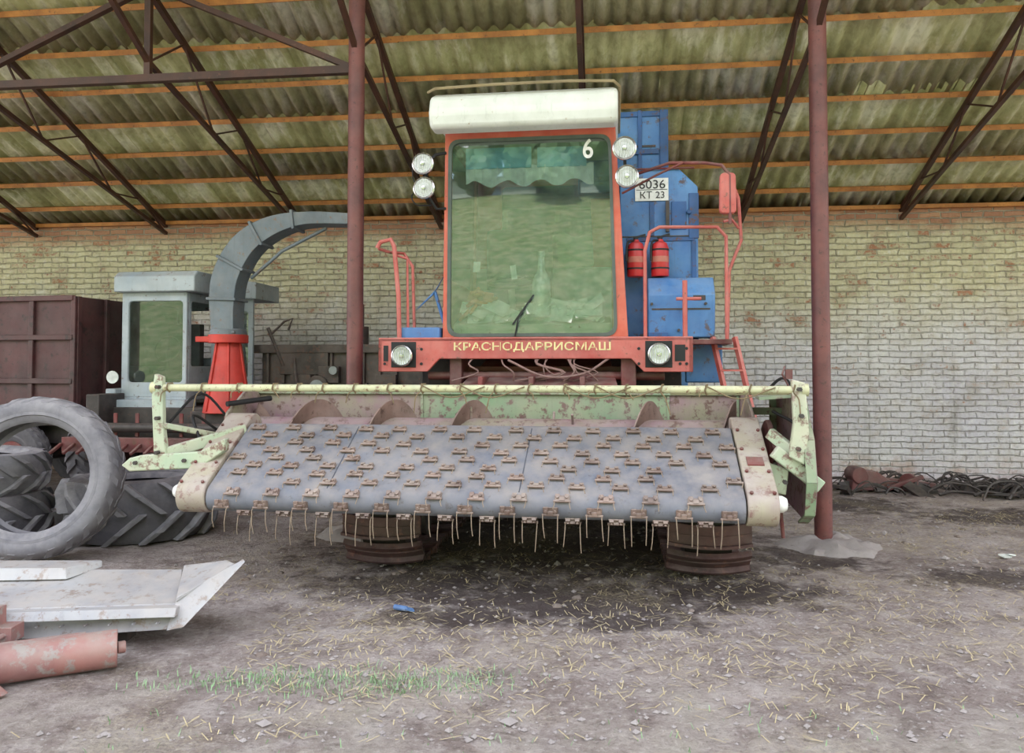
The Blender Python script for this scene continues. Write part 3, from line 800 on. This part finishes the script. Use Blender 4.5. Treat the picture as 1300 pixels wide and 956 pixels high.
while s_ > 0.0:
    off = (0, .135, .07, .2)[row % 4]
    x = -1.96 + off
    while x < 1.27:
        q = Af + u * s_ + nv * rB
        if not (random.random() < .05): clip(x + random.uniform(-.016, .016), q + u * random.uniform(-.006, .006), nv, -u, False)
        x += .262
    s_ -= .082; row += 1
for (ang_, off, hg) in ((26, .07, False), (72, .0, True), (122, .13, True)):
    a = an + R(ang_); nr = Vector((0, math.cos(a), math.sin(a))); tg = Vector((0, -math.sin(a), math.cos(a)))
    x = -1.93 + off
    while x < 1.27:
        q = Af + nr * rB
        clip(x, q, nr, tg, hg); x += .262
cl.done('tine_clips', m_clip, H, False); wi.done('tines', m_wire, H)
ac = Vector((0, -.01, .985))
au = M(); au.cyl((-2.26, ac.y, ac.z), (1.42, ac.y, ac.z), .13, n=24)
for x in [-.5 + .15 * i for i in range(6)]:
    a = x * 9; au.cyl((x, ac.y, ac.z), (x, ac.y + .22 * math.cos(a), ac.z + .22 * math.sin(a)), .01, n=6)
au.done('auger_tube', m_mauve, H, ang=50)
au = M()
def flight(x0, x1, sgn, ph=0):
    nst = int(abs(x1 - x0) / .60 * 60); vs = []
    for i in range(nst + 1):
        t = i / nst; a = ph + sgn * 2 * math.pi * abs(x1 - x0) / .60 * t; x = x0 + (x1 - x0) * t
        for r in (.11, .265): vs.append((x, ac.y + r * math.cos(a), ac.z + r * math.sin(a)))
        for r in (.265, .11): vs.append((x + .010, ac.y + r * math.cos(a), ac.z + r * math.sin(a)))
    fs = []
    for i in range(nst):
        for j in range(4): fs.append((4 * i + j, 4 * i + (j + 1) % 4, 4 * i + 4 + (j + 1) % 4, 4 * i + 4 + j))
    au.add(vs, fs)
flight(-2.24, -.35, -1, 1.0); flight(1.40, .3, 1, 1.5)
au.done('auger_flights', m_flight, H, ang=60)
def trough(x0, x1, m, nm):
    t = M()
    t.px([(.28, 1.30), (.30, 1.30), (.30, .76), (.12, .675), (-.28, .69), (-.28, .71), (.11, .69), (.275, .78)], x0, x1)
    t.done(nm, m, H)
trough(-2.30, -.95, m_mauve, 'trough_a'); trough(-.95, .95, m_green2, 'trough_b'); trough(.95, 1.48, m_mauve, 'trough_c')
tb = M()
tb.bb(-2.30, 1.48, .25, .33, 1.28, 1.33)
for x in (-2.3, -.95, .95, 1.46): tb.bb(x - .01, x + .01, .265, .28, .8, 1.3)
tb.done('header_frame', m_green2, H, bevel=.005)
tb = M(); tb.bb(-2.3, 1.48, -.26, .2, .65, .675); tb.bb(-2.3, 1.48, -.31, -.27, 1.04, 1.08)
tb.done('header_floor_frame', m_tan, H, bevel=.005)
pe = M()
for x in (-2.31, 1.475): pe.px([(.31, .66), (.31, 1.34), (.05, 1.32), (-.25, 1.16), (-.36, .9), (-.3, .66)], x, x + .02)
pe.done('header_ends', m_mauve, H, bevel=.004)
gb = M()
gb.cyl((-2.55, -.77, 1.355), (1.70, -.77, 1.355), .025, n=14)
gb.cyl((.9, -.72, 1.33), (1.62, -.72, 1.335), .012, n=8)
for x in (-2.55, 1.70): gb.cyl((x - .02, -.77, 1.355), (x + .02, -.77, 1.355), .04, n=14)
gb.done('guard_bar', m_pipe, H)
cd = M()
x = -2.45
while x < 1.65:
    w_ = random.uniform(.0, .03)
    cd.tube([(x, -.80, 1.35), (x + .01, -.80, 1.385), (x + .02, -.76, 1.385), (x + .015, -.74, 1.35), (x + .01, -.78, 1.325), (x, -.80, 1.35)], .006, 5)
    L = random.choice((.03, .05, .08, .14))
    sg = random.choice((-1, 1))
    cd.tube([(x, -.80, 1.34), (x + sg * .03, -.81, 1.34 - L * .3), (x + sg * (.03 + w_), -.81, 1.34 - L)], .004, 5, k=3)
    if random.random() < .25: cd.tube([(x, -.8, 1.38), (x + .2, -.81, 1.30), (x + .42, -.8, 1.37)], .004, 5, k=5)
    x += random.uniform(.16, .27)
cd.done('bar_ties', plain('cord', (130, 112, 84), .8), H)
ef = M()
ef.prism([(-2.535, -.8, .84), (-2.44, -.8, .84), (-2.475, -.8, 1.1), (-2.485, -.8, 1.43), (-2.54, -.8, 1.45), (-2.56, -.8, 1.3)], (0, .05, 0))
ef.prism([(-2.76, -.82, .83), (-2.7, -.82, .88), (-2.62, -.82, .90), (-2.2, -.82, .93), (-2.02, -.82, 1.02), (-2.02, -.82, .94), (-2.2, -.82, .82), (-2.7, -.82, .79)], (0, .07, 0))
ef.beam((-2.5, -.78, .9), (-2.05, -.45, 1.05), .05, .08)
ef.beam((-2.48, -.78, 1.1), (-2.28, -.4, 1.0), .03, .04)
ef.prism([(1.60, -.8, .95), (1.69, -.8, .9), (1.72, -.8, 1.1), (1.70, -.8, 1.4), (1.62, -.8, 1.42), (1.63, -.8, 1.15)], (0, .05, 0))
ef.beam((1.52, -.75, .98), (1.80, -.72, .76), .05, .08)
ef.beam((1.52, -.6, 1.08), (1.70, -.75, .92), .05, .07)
ef.prism([(1.50, -.7, .9), (1.62, -.7, .86), (1.6, -.7, .7), (1.52, -.7, .72)], (0, .04, 0))
ef.done('guard_end_frames', m_green, H, bevel=.008)
bo_ = M()
for (x, z_) in ((-2.5, .92), (-2.5, 1.15), (-2.5, 1.36), (-2.65, .85), (-2.3, .87), (1.65, 1.0), (1.67, 1.2), (1.66, 1.36), (1.57, .8)):
    bo_.cyl((x, -.84, z_), (x, -.80, z_), .014, n=6)
bo_.done('frame_bolts', m_dark, H, False)
ss = M(); pr = []
for (yy_, zz_) in ((.3, .58), (.3, 1.30), (.0, 1.36), (-.35, 1.36), (-.6, 1.28), (-.78, 1.05), (-.84, .8), (-.78, .6), (-.6, .52)): pr.append((yy_, zz_))
ss.px(pr, 1.74, 1.755)
ss.done('header_side_shield', m_mauve, H, False)
s2 = M()
for i in range(len(pr) - 1):
    s2.beam((1.72, pr[i][0], pr[i][1]), (1.72, pr[i + 1][0], pr[i + 1][1]), .06, .015)
s2.bb(1.5, 1.75, .1, .2, .7, .8); s2.bb(1.5, 1.75, .1, .2, 1.15, 1.2); s2.hexa([(1.48, -.5, 1.28), (1.72, -.5, 1.30), (1.72, .2, 1.33), (1.48, .2, 1.33), (1.48, -.5, 1.30), (1.72, -.5, 1.32), (1.72, .2, 1.35), (1.48, .2, 1.35)])
s2.done('header_shield_rim', m_green2, H, False)
dr = M()
dr.lathe([(0, 0), (.13, 0), (.15, .01), (.15, .04), (.13, .05), (.0, .05)], (1.56, -.2, .98), (1, 0, 0), 24)
dr.lathe([(0, 0), (.06, 0), (.08, .01), (.08, .04), (.0, .05)], (1.56, -.62, .78), (1, 0, 0), 24)
dr.beam((1.585, -.2, 1.13), (1.585, -.62, .86), .03, .01); dr.beam((1.585, -.2, .83), (1.585, -.62, .70), .03, .01)
dr.cyl((1.58, -.6, .66), (1.60, -.6, .42), .012, n=8)
dr.tube([(1.66, -.7, 1.3), (1.58, -.72, 1.45), (1.6, -.7, 1.5)], .006, 6)
dr.bb(1.60, 1.64, -.73, -.70, 1.42, 1.48)
dr.done('header_drive', m_darkred, H)
hl = M()
for (a, b, c_) in (((-2.3, -.2, 1.1), (-2.45, -.35, 1.3), (-2.5, -.7, 1.1)), ((-2.3, -.3, 1.0), (-2.42, -.5, 1.15), (-2.3, -.6, .95)), ((1.6, -.3, 1.2), (1.72, -.5, 1.1), (1.62, -.75, .9)), ((1.55, -.2, 1.3), (1.66, -.4, 1.42), (1.7, -.7, 1.2))):
    hl.tube([a, b, c_], .010, 6, k=6)
hl.cyl((-2.3, -.25, 1.22), (-2.12, .1, 1.25), .02)
hl.done('header_hoses', m_black, H)
sk = M(); sk.beam((-2.2, -.55, .60), (1.45, -.55, .60), .08, .06)
sk.done('header_underframe', m_tan, H)

# ------------------------------------------------------------------ forage harvester (left background)
F = empty('forage_harvester', (-3.9, 8.8, 0), -7.5)
fc = M()
x0, x1, yb, yr = -.5, .28, 0, 1.2
fc.ring(rrect([(x0, yb, 1.15), (x1, yb, 1.15), (x1, yb, 2.33), (x0, yb, 2.33)], .02), rrect([(x0 + .08, yb, 1.32), (x1 - .05, yb, 1.32), (x1 - .05, yb, 2.23), (x0 + .08, yb, 2.23)], .05), (0, .05, 0))
for x, s_ in ((x0, .04), (x1, -.04)):
    fc.ring(rrect([(x, yb + .05, 1.15), (x, yr, 1.15), (x, yr, 2.33), (x, yb + .05, 2.33)], .01), rrect([(x, yb + .1, 1.5), (x, yr - .1, 1.5), (x, yr - .1, 2.23), (x, yb + .1, 2.23)], .05), (s_, 0, 0))
fc.ring(rrect([(x0, yr, 1.15), (x1, yr, 1.15), (x1, yr, 2.33), (x0, yr, 2.33)], .01), rrect([(x0 + .1, yr, 1.6), (x1 - .1, yr, 1.6), (x1 - .1, yr, 2.2), (x0 + .1, yr, 2.2)], .04), (0, -.04, 0)); fc.bb(x0, x1, 0, yr, 1.12, 1.16)
fc.px([(-.1, 2.33), (-.1, 2.5), (-.02, 2.56), (yr + .05, 2.56), (yr + .08, 2.33)], x0 - .04, x1 + .14)
fc.bb(-.62, -.5, -.1, .2, 1.1, 1.25); fc.bb(-.55, .35, -.15, .1, 1.0, 1.13)
fc.done('cab', m_greyp, F, bevel=.012)
fs_ = M(); fs_.ring(rrect([(.30, .5, 1.15), (.72, .7, 1.15), (.72, .7, 2.5), (.30, .5, 2.5)], .02), rrect([(.36, .53, 1.35), (.67, .675, 1.35), (.67, .675, 2.15), (.36, .53, 2.15)], .05), (0, .04, 0))
fs_.hexa([(.28, .45, 2.3), (.78, .65, 2.3), (.78, 1.3, 2.3), (.28, 1.3, 2.3), (.28, .45, 2.54), (.78, .65, 2.50), (.78, 1.3, 2.5), (.28, 1.3, 2.54)])
fs_.done('cab_side', m_greyp, F, bevel=.01)
fg = M(); fg.bb(x0 + .08, x1 - .05, yb + .02, yb + .025, 1.32, 2.23); fg.bb(x0 + .015, x0 + .02, .1, yr - .1, 1.5, 2.23)
fg.hexa([(.36, .55, 1.35), (.67, .695, 1.35), (.67, .70, 1.35), (.36, .555, 1.35), (.36, .55, 2.15), (.67, .695, 2.15), (.67, .70, 2.15), (.36, .555, 2.15)])
fg.done('cab_windows', m_glass2, F, False)
fi = M(); fi.bb(-.3, .1, .6, .7, 1.4, 2.0); fi.bb(-.3, .1, .3, .7, 1.35, 1.45); fi.cyl((-.1, .2, 1.2), (-.1, .28, 1.7), .02)
fi.tube([(-.1 + .15 * math.cos(t), .25 + .05 * math.sin(t), 1.7 + .14 * math.sin(t)) for t in [6.283 * i / 20 for i in range(21)]], .012, 6)
fi.done('cab_interior', m_cloth, F)
fb = M(); fb.bb(-.6, .9, -.2, 2.0, .6, 1.05); fb.bb(-.6, -.45, -.45, 0, .5, 1.2)
fb.cyl((-.8, -.45, .85), (1.1, -.45, .85), .05); fb.bb(.5, 1.3, -.3, .0, .8, 1.02)
fb.done('chassis', m_dark, F, bevel=.01)
fb = M(); fb.bb(-.8, 1.2, -.55, -.45, .6, .75)
for i in range(14): fb.beam((-.8 + i * .15, -.55, .68), (-.8 + i * .15, -.72, .6), .03, .03)
for i in range(6): fb.bb(-.3 + i * .25, -.26 + i * .25, -.42, -.4, .75, 1.0)
fb.done('cutter_bar', m_darkred, F, bevel=.005)
hopp = M(); hopp.cyl((.85, -.15, 1.0), (.85, -.15, 1.75), .26, .13, n=20); hopp.cyl((.85, -.15, 1.75), (.85, -.15, 1.84), .21, .21, n=20)
for i in range(6): hopp.beam((.85 + .25 * math.cos(i * 1.047), -.15 + .25 * math.sin(i * 1.047), 1.02), (.85 + .13 * math.cos(i * 1.047), -.15 + .13 * math.sin(i * 1.047), 1.78), .02, .04)
hopp.bb(.55, .75, -.3, 0, 1.76, 1.82)
hopp.done('discharge_hopper', m_redh, F, bevel=.006)
spn = catmull([(.85, -.15, 1.84), (.83, -.15, 2.15), (.87, -.15, 2.48), (1.06, -.15, 2.80), (1.36, -.15, 2.99), (1.75, -.15, 3.07), (2.3, -.15, 3.05)], 6)
ns = len(spn); Ws = [.26] * ns; Hs = [.24 + .10 * math.sin(math.pi * min(1, i / ns * 1.25)) - .13 * (i / ns) for i in range(ns)]
sp_ = M(); sp_.sweeprect(spn, Ws, Hs)
for i in (0, 7, 14, 21, 28):
    sp_.sweeprect([spn[i], spn[i] + (spn[i + 1] - spn[i]).normalized() * .03], [Ws[i] + .05] * 2, [Hs[i] + .05] * 2)
sp_.cyl((.85, -.15, 1.80), (.85, -.15, 1.9), .19, n=20)
sp_.tube([(1.1, -.15, 2.45), (1.45, -.15, 2.74), (1.95, -.15, 2.98)], .02, 8)
sp_.done('discharge_spout', m_spout, F, bevel=.006)
fr_ = M()
fr_.bb(.75, 2.75, .9, 1.4, .9, 1.70); fr_.bb(1.0, 1.6, .85, .9, 1.4, 1.72); fr_.bb(.6, 2.75, .84, .92, 1.66, 1.76)
for i in range(9): fr_.bb(.82 + i * .2, .85 + i * .2, .86, .9, 1.0, 1.68)
for i in range(5): fr_.bb(.8 + i * .35, 1.05 + i * .35, .8, .88, 1.1 + .1 * (i % 3), 1.3 + .1 * (i % 3))
fr_.cyl((1.95, 1.0, 1.7), (1.95, 1.0, 1.98), .1, n=16); fr_.cyl((1.95, 1.0, 1.98), (1.95, 1.0, 2.25), .045, n=12); fr_.cyl((1.15, .6, 1.5), (1.0, .5, 1.95), .02)
fr_.tube([(1.05, .5, 1.88), (1.2, .5, 2.02), (1.3, .5, 2.05), (1.25, .5, 1.92)], .015, 6)
fr_.cyl((1.5, .75, 1.25), (1.5, .9, 1.25), .14, n=20); fr_.tube([(1.2, .8, 1.6), (1.25, .75, 1.3), (1.35, .75, 1.1)], .02, 6, k=4)
fr_.done('engine_bay', paint('engine_brown', (84, 68, 62), (52, 44, 42), rust=.38, dust=.35), F, bevel=.01)
gg = M(); gg.cyl((1.5, .74, 1.25), (1.5, .75, 1.25), .09, n=20); gg.cyl((1.7, .74, 1.45), (1.7, .76, 1.45), .05, n=12); gg.done('engine_gauge', plain('gauge_face', (170, 175, 175), .4), F)
fl_ = M(); fl_.lathe([(0, .05), (.06, .0), (.07, -.03), (0, -.03)], (-.45, -.2, 1.38), (0, 1, 0), 16); fl_.done('lamp', m_lens, F)

def tyre(name, R0, rin, w, loc, rot, mat, lugs=22, lugh=.035, rim=None, parent=None, lmat=None):
    e = empty(name, loc); e.rotation_euler = [R(a) for a in rot]
    if parent: e.parent = parent
    t = M()
    pr_ = [(rin, -w * .36), (rin + .02, -w * .44), ((rin + R0) / 2, -w * .53), (R0 * .93, -w * .5), (R0 - .02, -w * .42), (R0, -w * .25), (R0 + .006, 0),
          (R0, w * .25), (R0 - .02, w * .42), (R0 * .93, w * .5), ((rin + R0) / 2, w * .53), (rin + .02, w * .44), (rin, w * .36), (rin + .03, w * .33), ((rin + R0) / 2, w * .45), (R0 - .07, w * .36), (R0 - .05, 0), (R0 - .07, -w * .36), ((rin + R0) / 2, -w * .45), (rin + .03, -w * .33)]
    t.lathe(pr_, (0, 0, 0), (0, 1, 0), 48, closed=True)
    for sd_ in (-1, 1):
        t.lathe([(rin + .05, sd_ * w * .475), (rin + .055, sd_ * w * .51), (rin + .075, sd_ * w * .51), (rin + .08, sd_ * w * .49)], (0, 0, 0), (0, 1, 0), 48)
    t.done('casing', mat, e, ang=50)
    l = M()
    for i in range(lugs):
        for sg in (-1, 1):
            a0 = 2 * math.pi * (i + (.5 if sg > 0 else 0)) / lugs; a1 = a0 + .62 * 2 * math.pi / lugs * 1.6
            def P(a, y, r): return Vector((math.cos(a) * r, y, math.sin(a) * r))
            da = .035 / R0
            for (b0, b1, yA, yB, rA, rB_) in ((0, .6, 0, .3, R0, R0 - .005), (.6, 1, .3, .49, R0 - .005, R0 - .05)):
                aa = a0 + (a1 - a0) * b0; ab = a0 + (a1 - a0) * b1
                l.hexa([P(aa - da, sg * w * yA, rA - .02), P(aa + da, sg * w * yA, rA - .02), P(ab + da, sg * w * yB, rB_ - .03), P(ab - da, sg * w * yB, rB_ - .03),
                        P(aa - da * .7, sg * w * yA, rA + lugh), P(aa + da * .7, sg * w * yA, rA + lugh), P(ab + da * .7, sg * w * (yB + .01), rB_ + lugh), P(ab - da * .7, sg * w * (yB + .01), rB_ + lugh)])
    l.done('tread_lugs', lmat or mat, e, False)
    if rim:
        r_ = M(); r_.lathe([(0, -.02), (rin * .4, -.02), (rin * .5, -.08), (rin * .9, -.08), (rin, -w * .4), (rin, w * .4), (rin * .9, .0), (0, .02)], (0, 0, 0), (0, 1, 0), 32)
        r_.done('rim', rim, e)
    return e
for (x, y, r_) in ((-.82, .25, .5), (1.15, .3, .5)):
    e = tyre('wheel', r_, .26, .34, (x, y, r_ + .03), (0, 0, 88), m_tyred, rim=m_darkred, parent=F)

tyre('tractor_tyre', .61, .415, .34, (-3.67, 6.12, .64), (-9, 0, 10), m_tyre, lugs=26, lugh=.012)
tyre('tractor_tyre', .60, .34, .50, (-3.34, 7.12, .27), (90, 0, 20), m_tyred, lugs=13, lugh=.075, lmat=m_tyre)
tyre('tractor_tyre', .53, .32, .38, (-4.64, 6.92, .21), (90, 0, 50), m_tyred, lugs=13, lugh=.05, lmat=m_tyre)
tyre('tractor_tyre', .50, .30, .34, (-4.66, 6.94, .59), (90, 3, 10), m_tyre, lugs=14, lugh=.045)

# ------------------------------------------------------------------ trailer
T = empty('farm_trailer', (-6.7, 9.35, 0), -12)
tm = M()
tm.bb(-2.2, 1.75, 0, .05, .85, 2.3); tm.bb(-2.2, 1.75, .95, 1.0, .85, 2.3); tm.bb(1.7, 1.75, 0, 1.0, .85, 2.3); tm.bb(-2.2, -2.15, 0, 1.0, .85, 2.3); tm.bb(-2.2, 1.75, 0, 1.0, .82, .88)
for i in range(8): tm.bb(-2.2 + i * .56, -2.14 + i * .56, -.04, 0, .85, 2.3)
for z_ in (.85, 1.3, 1.8, 2.25): tm.bb(-2.2, 1.75, -.05, 0, z_, z_ + .06)
for y_ in (.0, .45, .9): tm.bb(1.75, 1.79, y_, y_ + .06, .85, 2.3)
tm.done('trailer_box', m_maroon, T, bevel=.006)
tu = M(); tu.bb(-2.1, 1.7, .2, .35, .6, .82); tu.bb(-2.1, 1.7, .65, .8, .6, .82); tu.cyl((-.3, -.05, .42), (-.3, 1.05, .42), .05); tu.cyl((1.0, -.05, .42), (1.0, 1.05, .42), .05)
tu.bb(-.4, -.2, .2, .8, .42, .62); tu.bb(.9, 1.1, .2, .8, .42, .62)
tu.done('trailer_chassis', m_dark, T)
for x in (-.3, 1.0):
    for y in (.0, 1.0): tyre('wheel', .42, .2, .2, (x, y, .44), (0, 0, 0), m_tyred, lugs=24, lugh=.01, rim=m_darkred, parent=T)

# ------------------------------------------------------------------ foreground scrap on left
Q = empty('sheet_metal_chute', (0, 0, 0))
q = M()
def P3(x, y, z): return (x, y, z - .03)
q.hexa([P3(-3.6, 4.05, .07), P3(-1.76, 4.25, .13), P3(-1.82, 4.75, .15), P3(-3.6, 4.7, .12), P3(-3.6, 4.1, .25), P3(-1.80, 4.3, .25), P3(-1.95, 4.7, .33), P3(-3.6, 4.7, .33)])
q.hexa([P3(-3.6, 4.5, .30), P3(-2.55, 4.55, .31), P3(-2.45, 4.75, .33), P3(-3.6, 4.75, .33), P3(-3.6, 4.55, .37), P3(-2.57, 4.57, .37), P3(-2.45, 4.75, .37), P3(-3.6, 4.75, .37)])
q.hexa([P3(-2.75, 4.06, .215), P3(-1.78, 4.20, .205), P3(-1.78, 4.22, .25), P3(-2.75, 4.09, .26), P3(-2.75, 4.14, .215), P3(-1.78, 4.28, .205), P3(-1.78, 4.28, .25), P3(-2.75, 4.14, .26)])
for i in range(12): q.cyl((-3.2 + i * .12, 4.095 + i * .013, .14), (-3.2 + i * .12, 4.06 + i * .013, .14), .007, n=6)
q.done('box_section', m_metal, Q, bevel=.008)
q = M()
q.prism([(-1.83, 4.22, .10), (-1.74, 4.22, .12), (-1.50, 4.45, .40), (-1.52, 4.47, .41), (-1.56, 4.5, .37), (-1.80, 4.28, .26)], (.0, .012, .004))
q.prism([(-1.80, 4.26, .24), (-1.56, 4.46, .38), (-1.66, 4.62, .36), (-1.94, 4.7, .31)], (0, .0, .012))
q.done('end_flange', m_metal, Q)
q = M(); q.cyl((-2.72, 4.0, .18), (-2.67, 3.95, .18), .05); q.bb(-2.79, -2.51, 3.99, 4.10, .11, .19); q.bb(-2.67, -2.59, 3.96, 4.08, .16, .28); q.bb(-2.75, -2.63, 3.97, 4.06, .24, .30)
for (x, z_) in ((-2.74, .15), (-2.55, .15), (-2.63, .25)): q.cyl((x, 3.94, z_), (x, 4.0, z_), .015, n=6)
q.done('hinge_bracket', m_pink, Q, bevel=.003)
q = M(); q.bb(-3.4, -2.1, 4.35, 4.45, 0, .10); q.bb(-2.3, -2.2, 4.25, 4.65, 0, .11); q.done('supports', m_dark, Q)
RO = empty('conveyor_roller', (0, 0, 0))
q = M(); q.cyl((-2.95, 3.50, .095), (-1.97, 3.98, .095), .09, n=24); q.cyl((-1.97, 3.98, .095), (-1.94, 4.0, .095), .03, n=12)
q.cyl((-2.85, 3.68, .11), (-2.15, 4.02, .11), .05, n=16)
q.done('drum', m_pink, RO, bevel=.004)
q = M(); q.hexa([(-2.75, 3.35, .02), (-2.28, 3.58, .02), (-2.28, 3.62, .02), (-2.75, 3.40, .02), (-2.75, 3.40, .27), (-2.48, 3.55, .23), (-2.48, 3.58, .23), (-2.75, 3.43, .27)])
q.cyl((-2.5, 3.5, .12), (-2.46, 3.42, .12), .05, n=16); q.beam((-2.75, 3.42, .25), (-2.45, 3.60, .22), .12, .015)
for (x, y_, z_) in ((-2.62, 3.44, .19), (-2.55, 3.475, .06), (-2.40, 3.55, .08)): q.cyl((x, y_, z_), (x + .01, y_ - .03, z_), .014, n=6)
q.done('bearing_bracket', m_pink, RO, bevel=.004)

# ------------------------------------------------------------------ scrap pile along wall
sp1 = empty('scrap_metal_pile', (0, 0, 0))
q = M()
for i in range(190):
    lx = random.uniform(4.0, 8.6); ly = -random.uniform(.25, 1.2); X, Y = b2w(lx, ly); a = random.uniform(-.5, .5) + (math.pi if random.random() < .4 else 0); L = random.uniform(.15, .7)
    h0 = random.uniform(.01, .08); h1 = random.uniform(.02, .2)
    q.tube([(X, Y, h0), (X + L * .3 * math.cos(a), Y + L * .2 * math.sin(a), h0 + h1 * .8), (X + L * .7 * math.cos(a), Y - L * .15 * math.sin(a), h1), (X + L * math.cos(a), Y + L * math.sin(a) * .3, .015)], random.choice((.005, .008, .012, .018)), 5, k=3)
for i in range(4):
    X, Y = b2w(5.6 + i * .8, -.7)
    q.tube([(X + .22 * math.cos(t), Y + .16 * math.sin(t), .04 + .03 * math.sin(t * 3 + i) + .008 * t) for t in [i + .35 * j for j in range(44)]], .012, 5)
for i in range(70):
    X, Y = b2w(random.uniform(4.0, 8.6), -random.uniform(.3, 1.1))
    q.box((X, Y, .04), (random.uniform(.05, .4), random.uniform(.05, .2), random.uniform(.02, .09)), (random.uniform(-30, 30), random.uniform(-30, 30), random.uniform(0, 180)))
q.done('rods_and_cables', m_dark, sp1)
q = M(); X, Y = b2w(4.45, -.7)
q.hexa([(X - .3, Y - .1, .02), (X + .35, Y - .1, .02), (X + .35, Y + .1, .02), (X - .3, Y + .1, .02), (X - .25, Y - .08, .28), (X + .02, Y - .08, .24), (X + .02, Y + .08, .24), (X - .25, Y + .08, .28)])
q.cyl((X - .2, Y - .12, .2), (X - .2, Y + .12, .2), .1, n=16); q.beam((X + .1, Y, .14), (X + .7, Y - .1, .08), .05, .06); q.beam((X + .1, Y - .15, .05), (X + .5, Y - .2, .2), .06, .05)
q.cyl((X + .35, Y - .15, .12), (X + .38, Y - .12, .12), .11, n=16)
q.done('rusty_casting', paint('casting', (112, 58, 58), (76, 44, 46), dust=.3), sp1, bevel=.01)
q = M()
for (x, y) in ((3.85, 6.2), (3.3, 4.95), (4.4, 5.3)): q.box((x, y, .02), (.12, .05, .012), (14, 8, 35)); q.box((x + .05, y + .02, .022), (.06, .05, .01), (-15, 10, 10))
q.done('paper_litter', m_paper, None, False)
q = M(); q.cyl((-.72, 4.88, .025), (-.64, 4.84, .025), .016, n=10); q.box((-.62, 4.83, .025), (.05, .03, .012), (10, 20, 30)); q.done('blue_packaging_litter', plain('litter_blue', (100, 134, 184), .5), None, False)
# clods of earth
cdm = M()
for i in range(70):
    while True:
        x = random.uniform(-2.2, 4.8); y = random.uniform(4.0, 8.5)
        if clear(x, y): break
    r = random.uniform(.015, .04); vs = []; nn = 8
    for j in range(4):
        ph = j / 3 * math.pi / 2 * .98
        for a in range(nn):
            t = 2 * math.pi * a / nn; rr_ = r * math.cos(ph) * (1 + .5 * noise.noise(Vector((math.cos(t) * 1.5, math.sin(t) * 1.5, i + j * .3))))
            vs.append((x + rr_ * math.cos(t), y + rr_ * math.sin(t), gz(x, y) - .004 + r * .6 * math.sin(ph)))
    cdm.add(vs, [(j * nn + a, j * nn + (a + 1) % nn, (j + 1) * nn + (a + 1) % nn, (j + 1) * nn + a) for j in range(3) for a in range(nn)])
cdm.done('earth_clods', paint('clod_brown', (126, 110, 102), (98, 84, 78), rust=.2, dust=.4, rough=.95), None, False)

# ------------------------------------------------------------------ outside, behind the photographer
Hs_ = empty('farmhouse', (-8, -36, 10.6))
h = M(); h.bb(-9, 9, -3, 3, 0, 2.5); h.done('walls', plain('house_wall', (190, 200, 190), .8), Hs_, False)
h = M(); h.prism([(-9.5, -3.5, 2.4), (-9.5, 3.5, 2.4), (-9.5, 0, 4.6)], (19, 0, 0)); h.done('roof', plain('house_roof', (120, 150, 165), .7), Hs_, False)
h = M()
for i in range(5): h.bb(-7.5 + i * 3.4, -6.7 + i * 3.4, 2.98, 3.05, .9, 1.9)
h.done('windows', plain('house_window', (80, 110, 130), .3), Hs_, False)
m_leaf = paint('foliage', (84, 116, 62), (58, 88, 44), rust=.3, rustcol=(40, 62, 32), dust=0, sc1=1.5)
for ti, (tx, ty) in enumerate(((-16, -24), (-3.5, -28), (-.5, -27), (4, -28.5), (9, -24), (-21, -30), (16, -28), (-11.5, -29.5), (-8, -29), (-5.5, -27))):
    e = empty('tree', (tx, ty, gz(tx, ty)))
    M().cyl((0, 0, -.2), (0, 0, 1.6), .2, .12, n=10).done('trunk', m_dark, e)
    bm = bmesh.new()
    for i in range(14):
        c_ = Vector((random.gauss(0, 1.0), random.gauss(0, .9), random.uniform(.8, 2.6 + (ti % 3))))
        r0 = random.uniform(.6, 1.0)
        ret = bmesh.ops.create_icosphere(bm, subdivisions=3, radius=r0)
        for v in ret['verts']:
            v.co = v.co * (1 + .35 * noise.noise(v.co * 3 + c_)) + c_
    me = bpy.data.meshes.new('crown'); bm.to_mesh(me); bm.free(); me.materials.append(m_leaf)
    o = bpy.data.objects.new('crown', me); sc.collection.objects.link(o); o.parent = e

# ------------------------------------------------------------------ light
wd = bpy.data.worlds.new('sky'); sc.world = wd; wd.use_nodes = True
t = wd.node_tree; bg = t.nodes['Background']
tc = t.nodes.new('ShaderNodeTexCoord'); s3 = t.nodes.new('ShaderNodeSeparateXYZ'); t.links.new(tc.outputs['Generated'], s3.inputs[0])
cr = t.nodes.new('ShaderNodeValToRGB'); t.links.new(s3.outputs['Z'], cr.inputs[0])
cr.color_ramp.elements[0].position = 0; cr.color_ramp.elements[0].color = (1, .98, .97, 1)
cr.color_ramp.elements[1].position = .8; cr.color_ramp.elements[1].color = (.80, .86, 1, 1)
t.links.new(cr.outputs[0], bg.inputs[0]); bg.inputs[1].default_value = 3.6
sl = bpy.data.lights.new('sun', 'SUN'); sl.energy = 8.5; sl.angle = R(1.5); sl.color = (1, .95, .89)
so = bpy.data.objects.new('sun', sl); sc.collection.objects.link(so)
so.rotation_euler = Vector((.15, -.5, -.86)).to_track_quat('-Z', 'Y').to_euler(); so.location = (0, 8, 15)

# ------------------------------------------------------------------ camera
cam = bpy.data.cameras.new('camera'); co = bpy.data.objects.new('camera', cam); sc.collection.objects.link(co)
cam.sensor_width = 36; cam.lens = 36 * 1000 / 1300; cam.shift_y = -45 / 1300
co.location = (0, 0, 1.5); co.rotation_euler = (R(90 + 1.83), 0, 0)
sc.camera = co
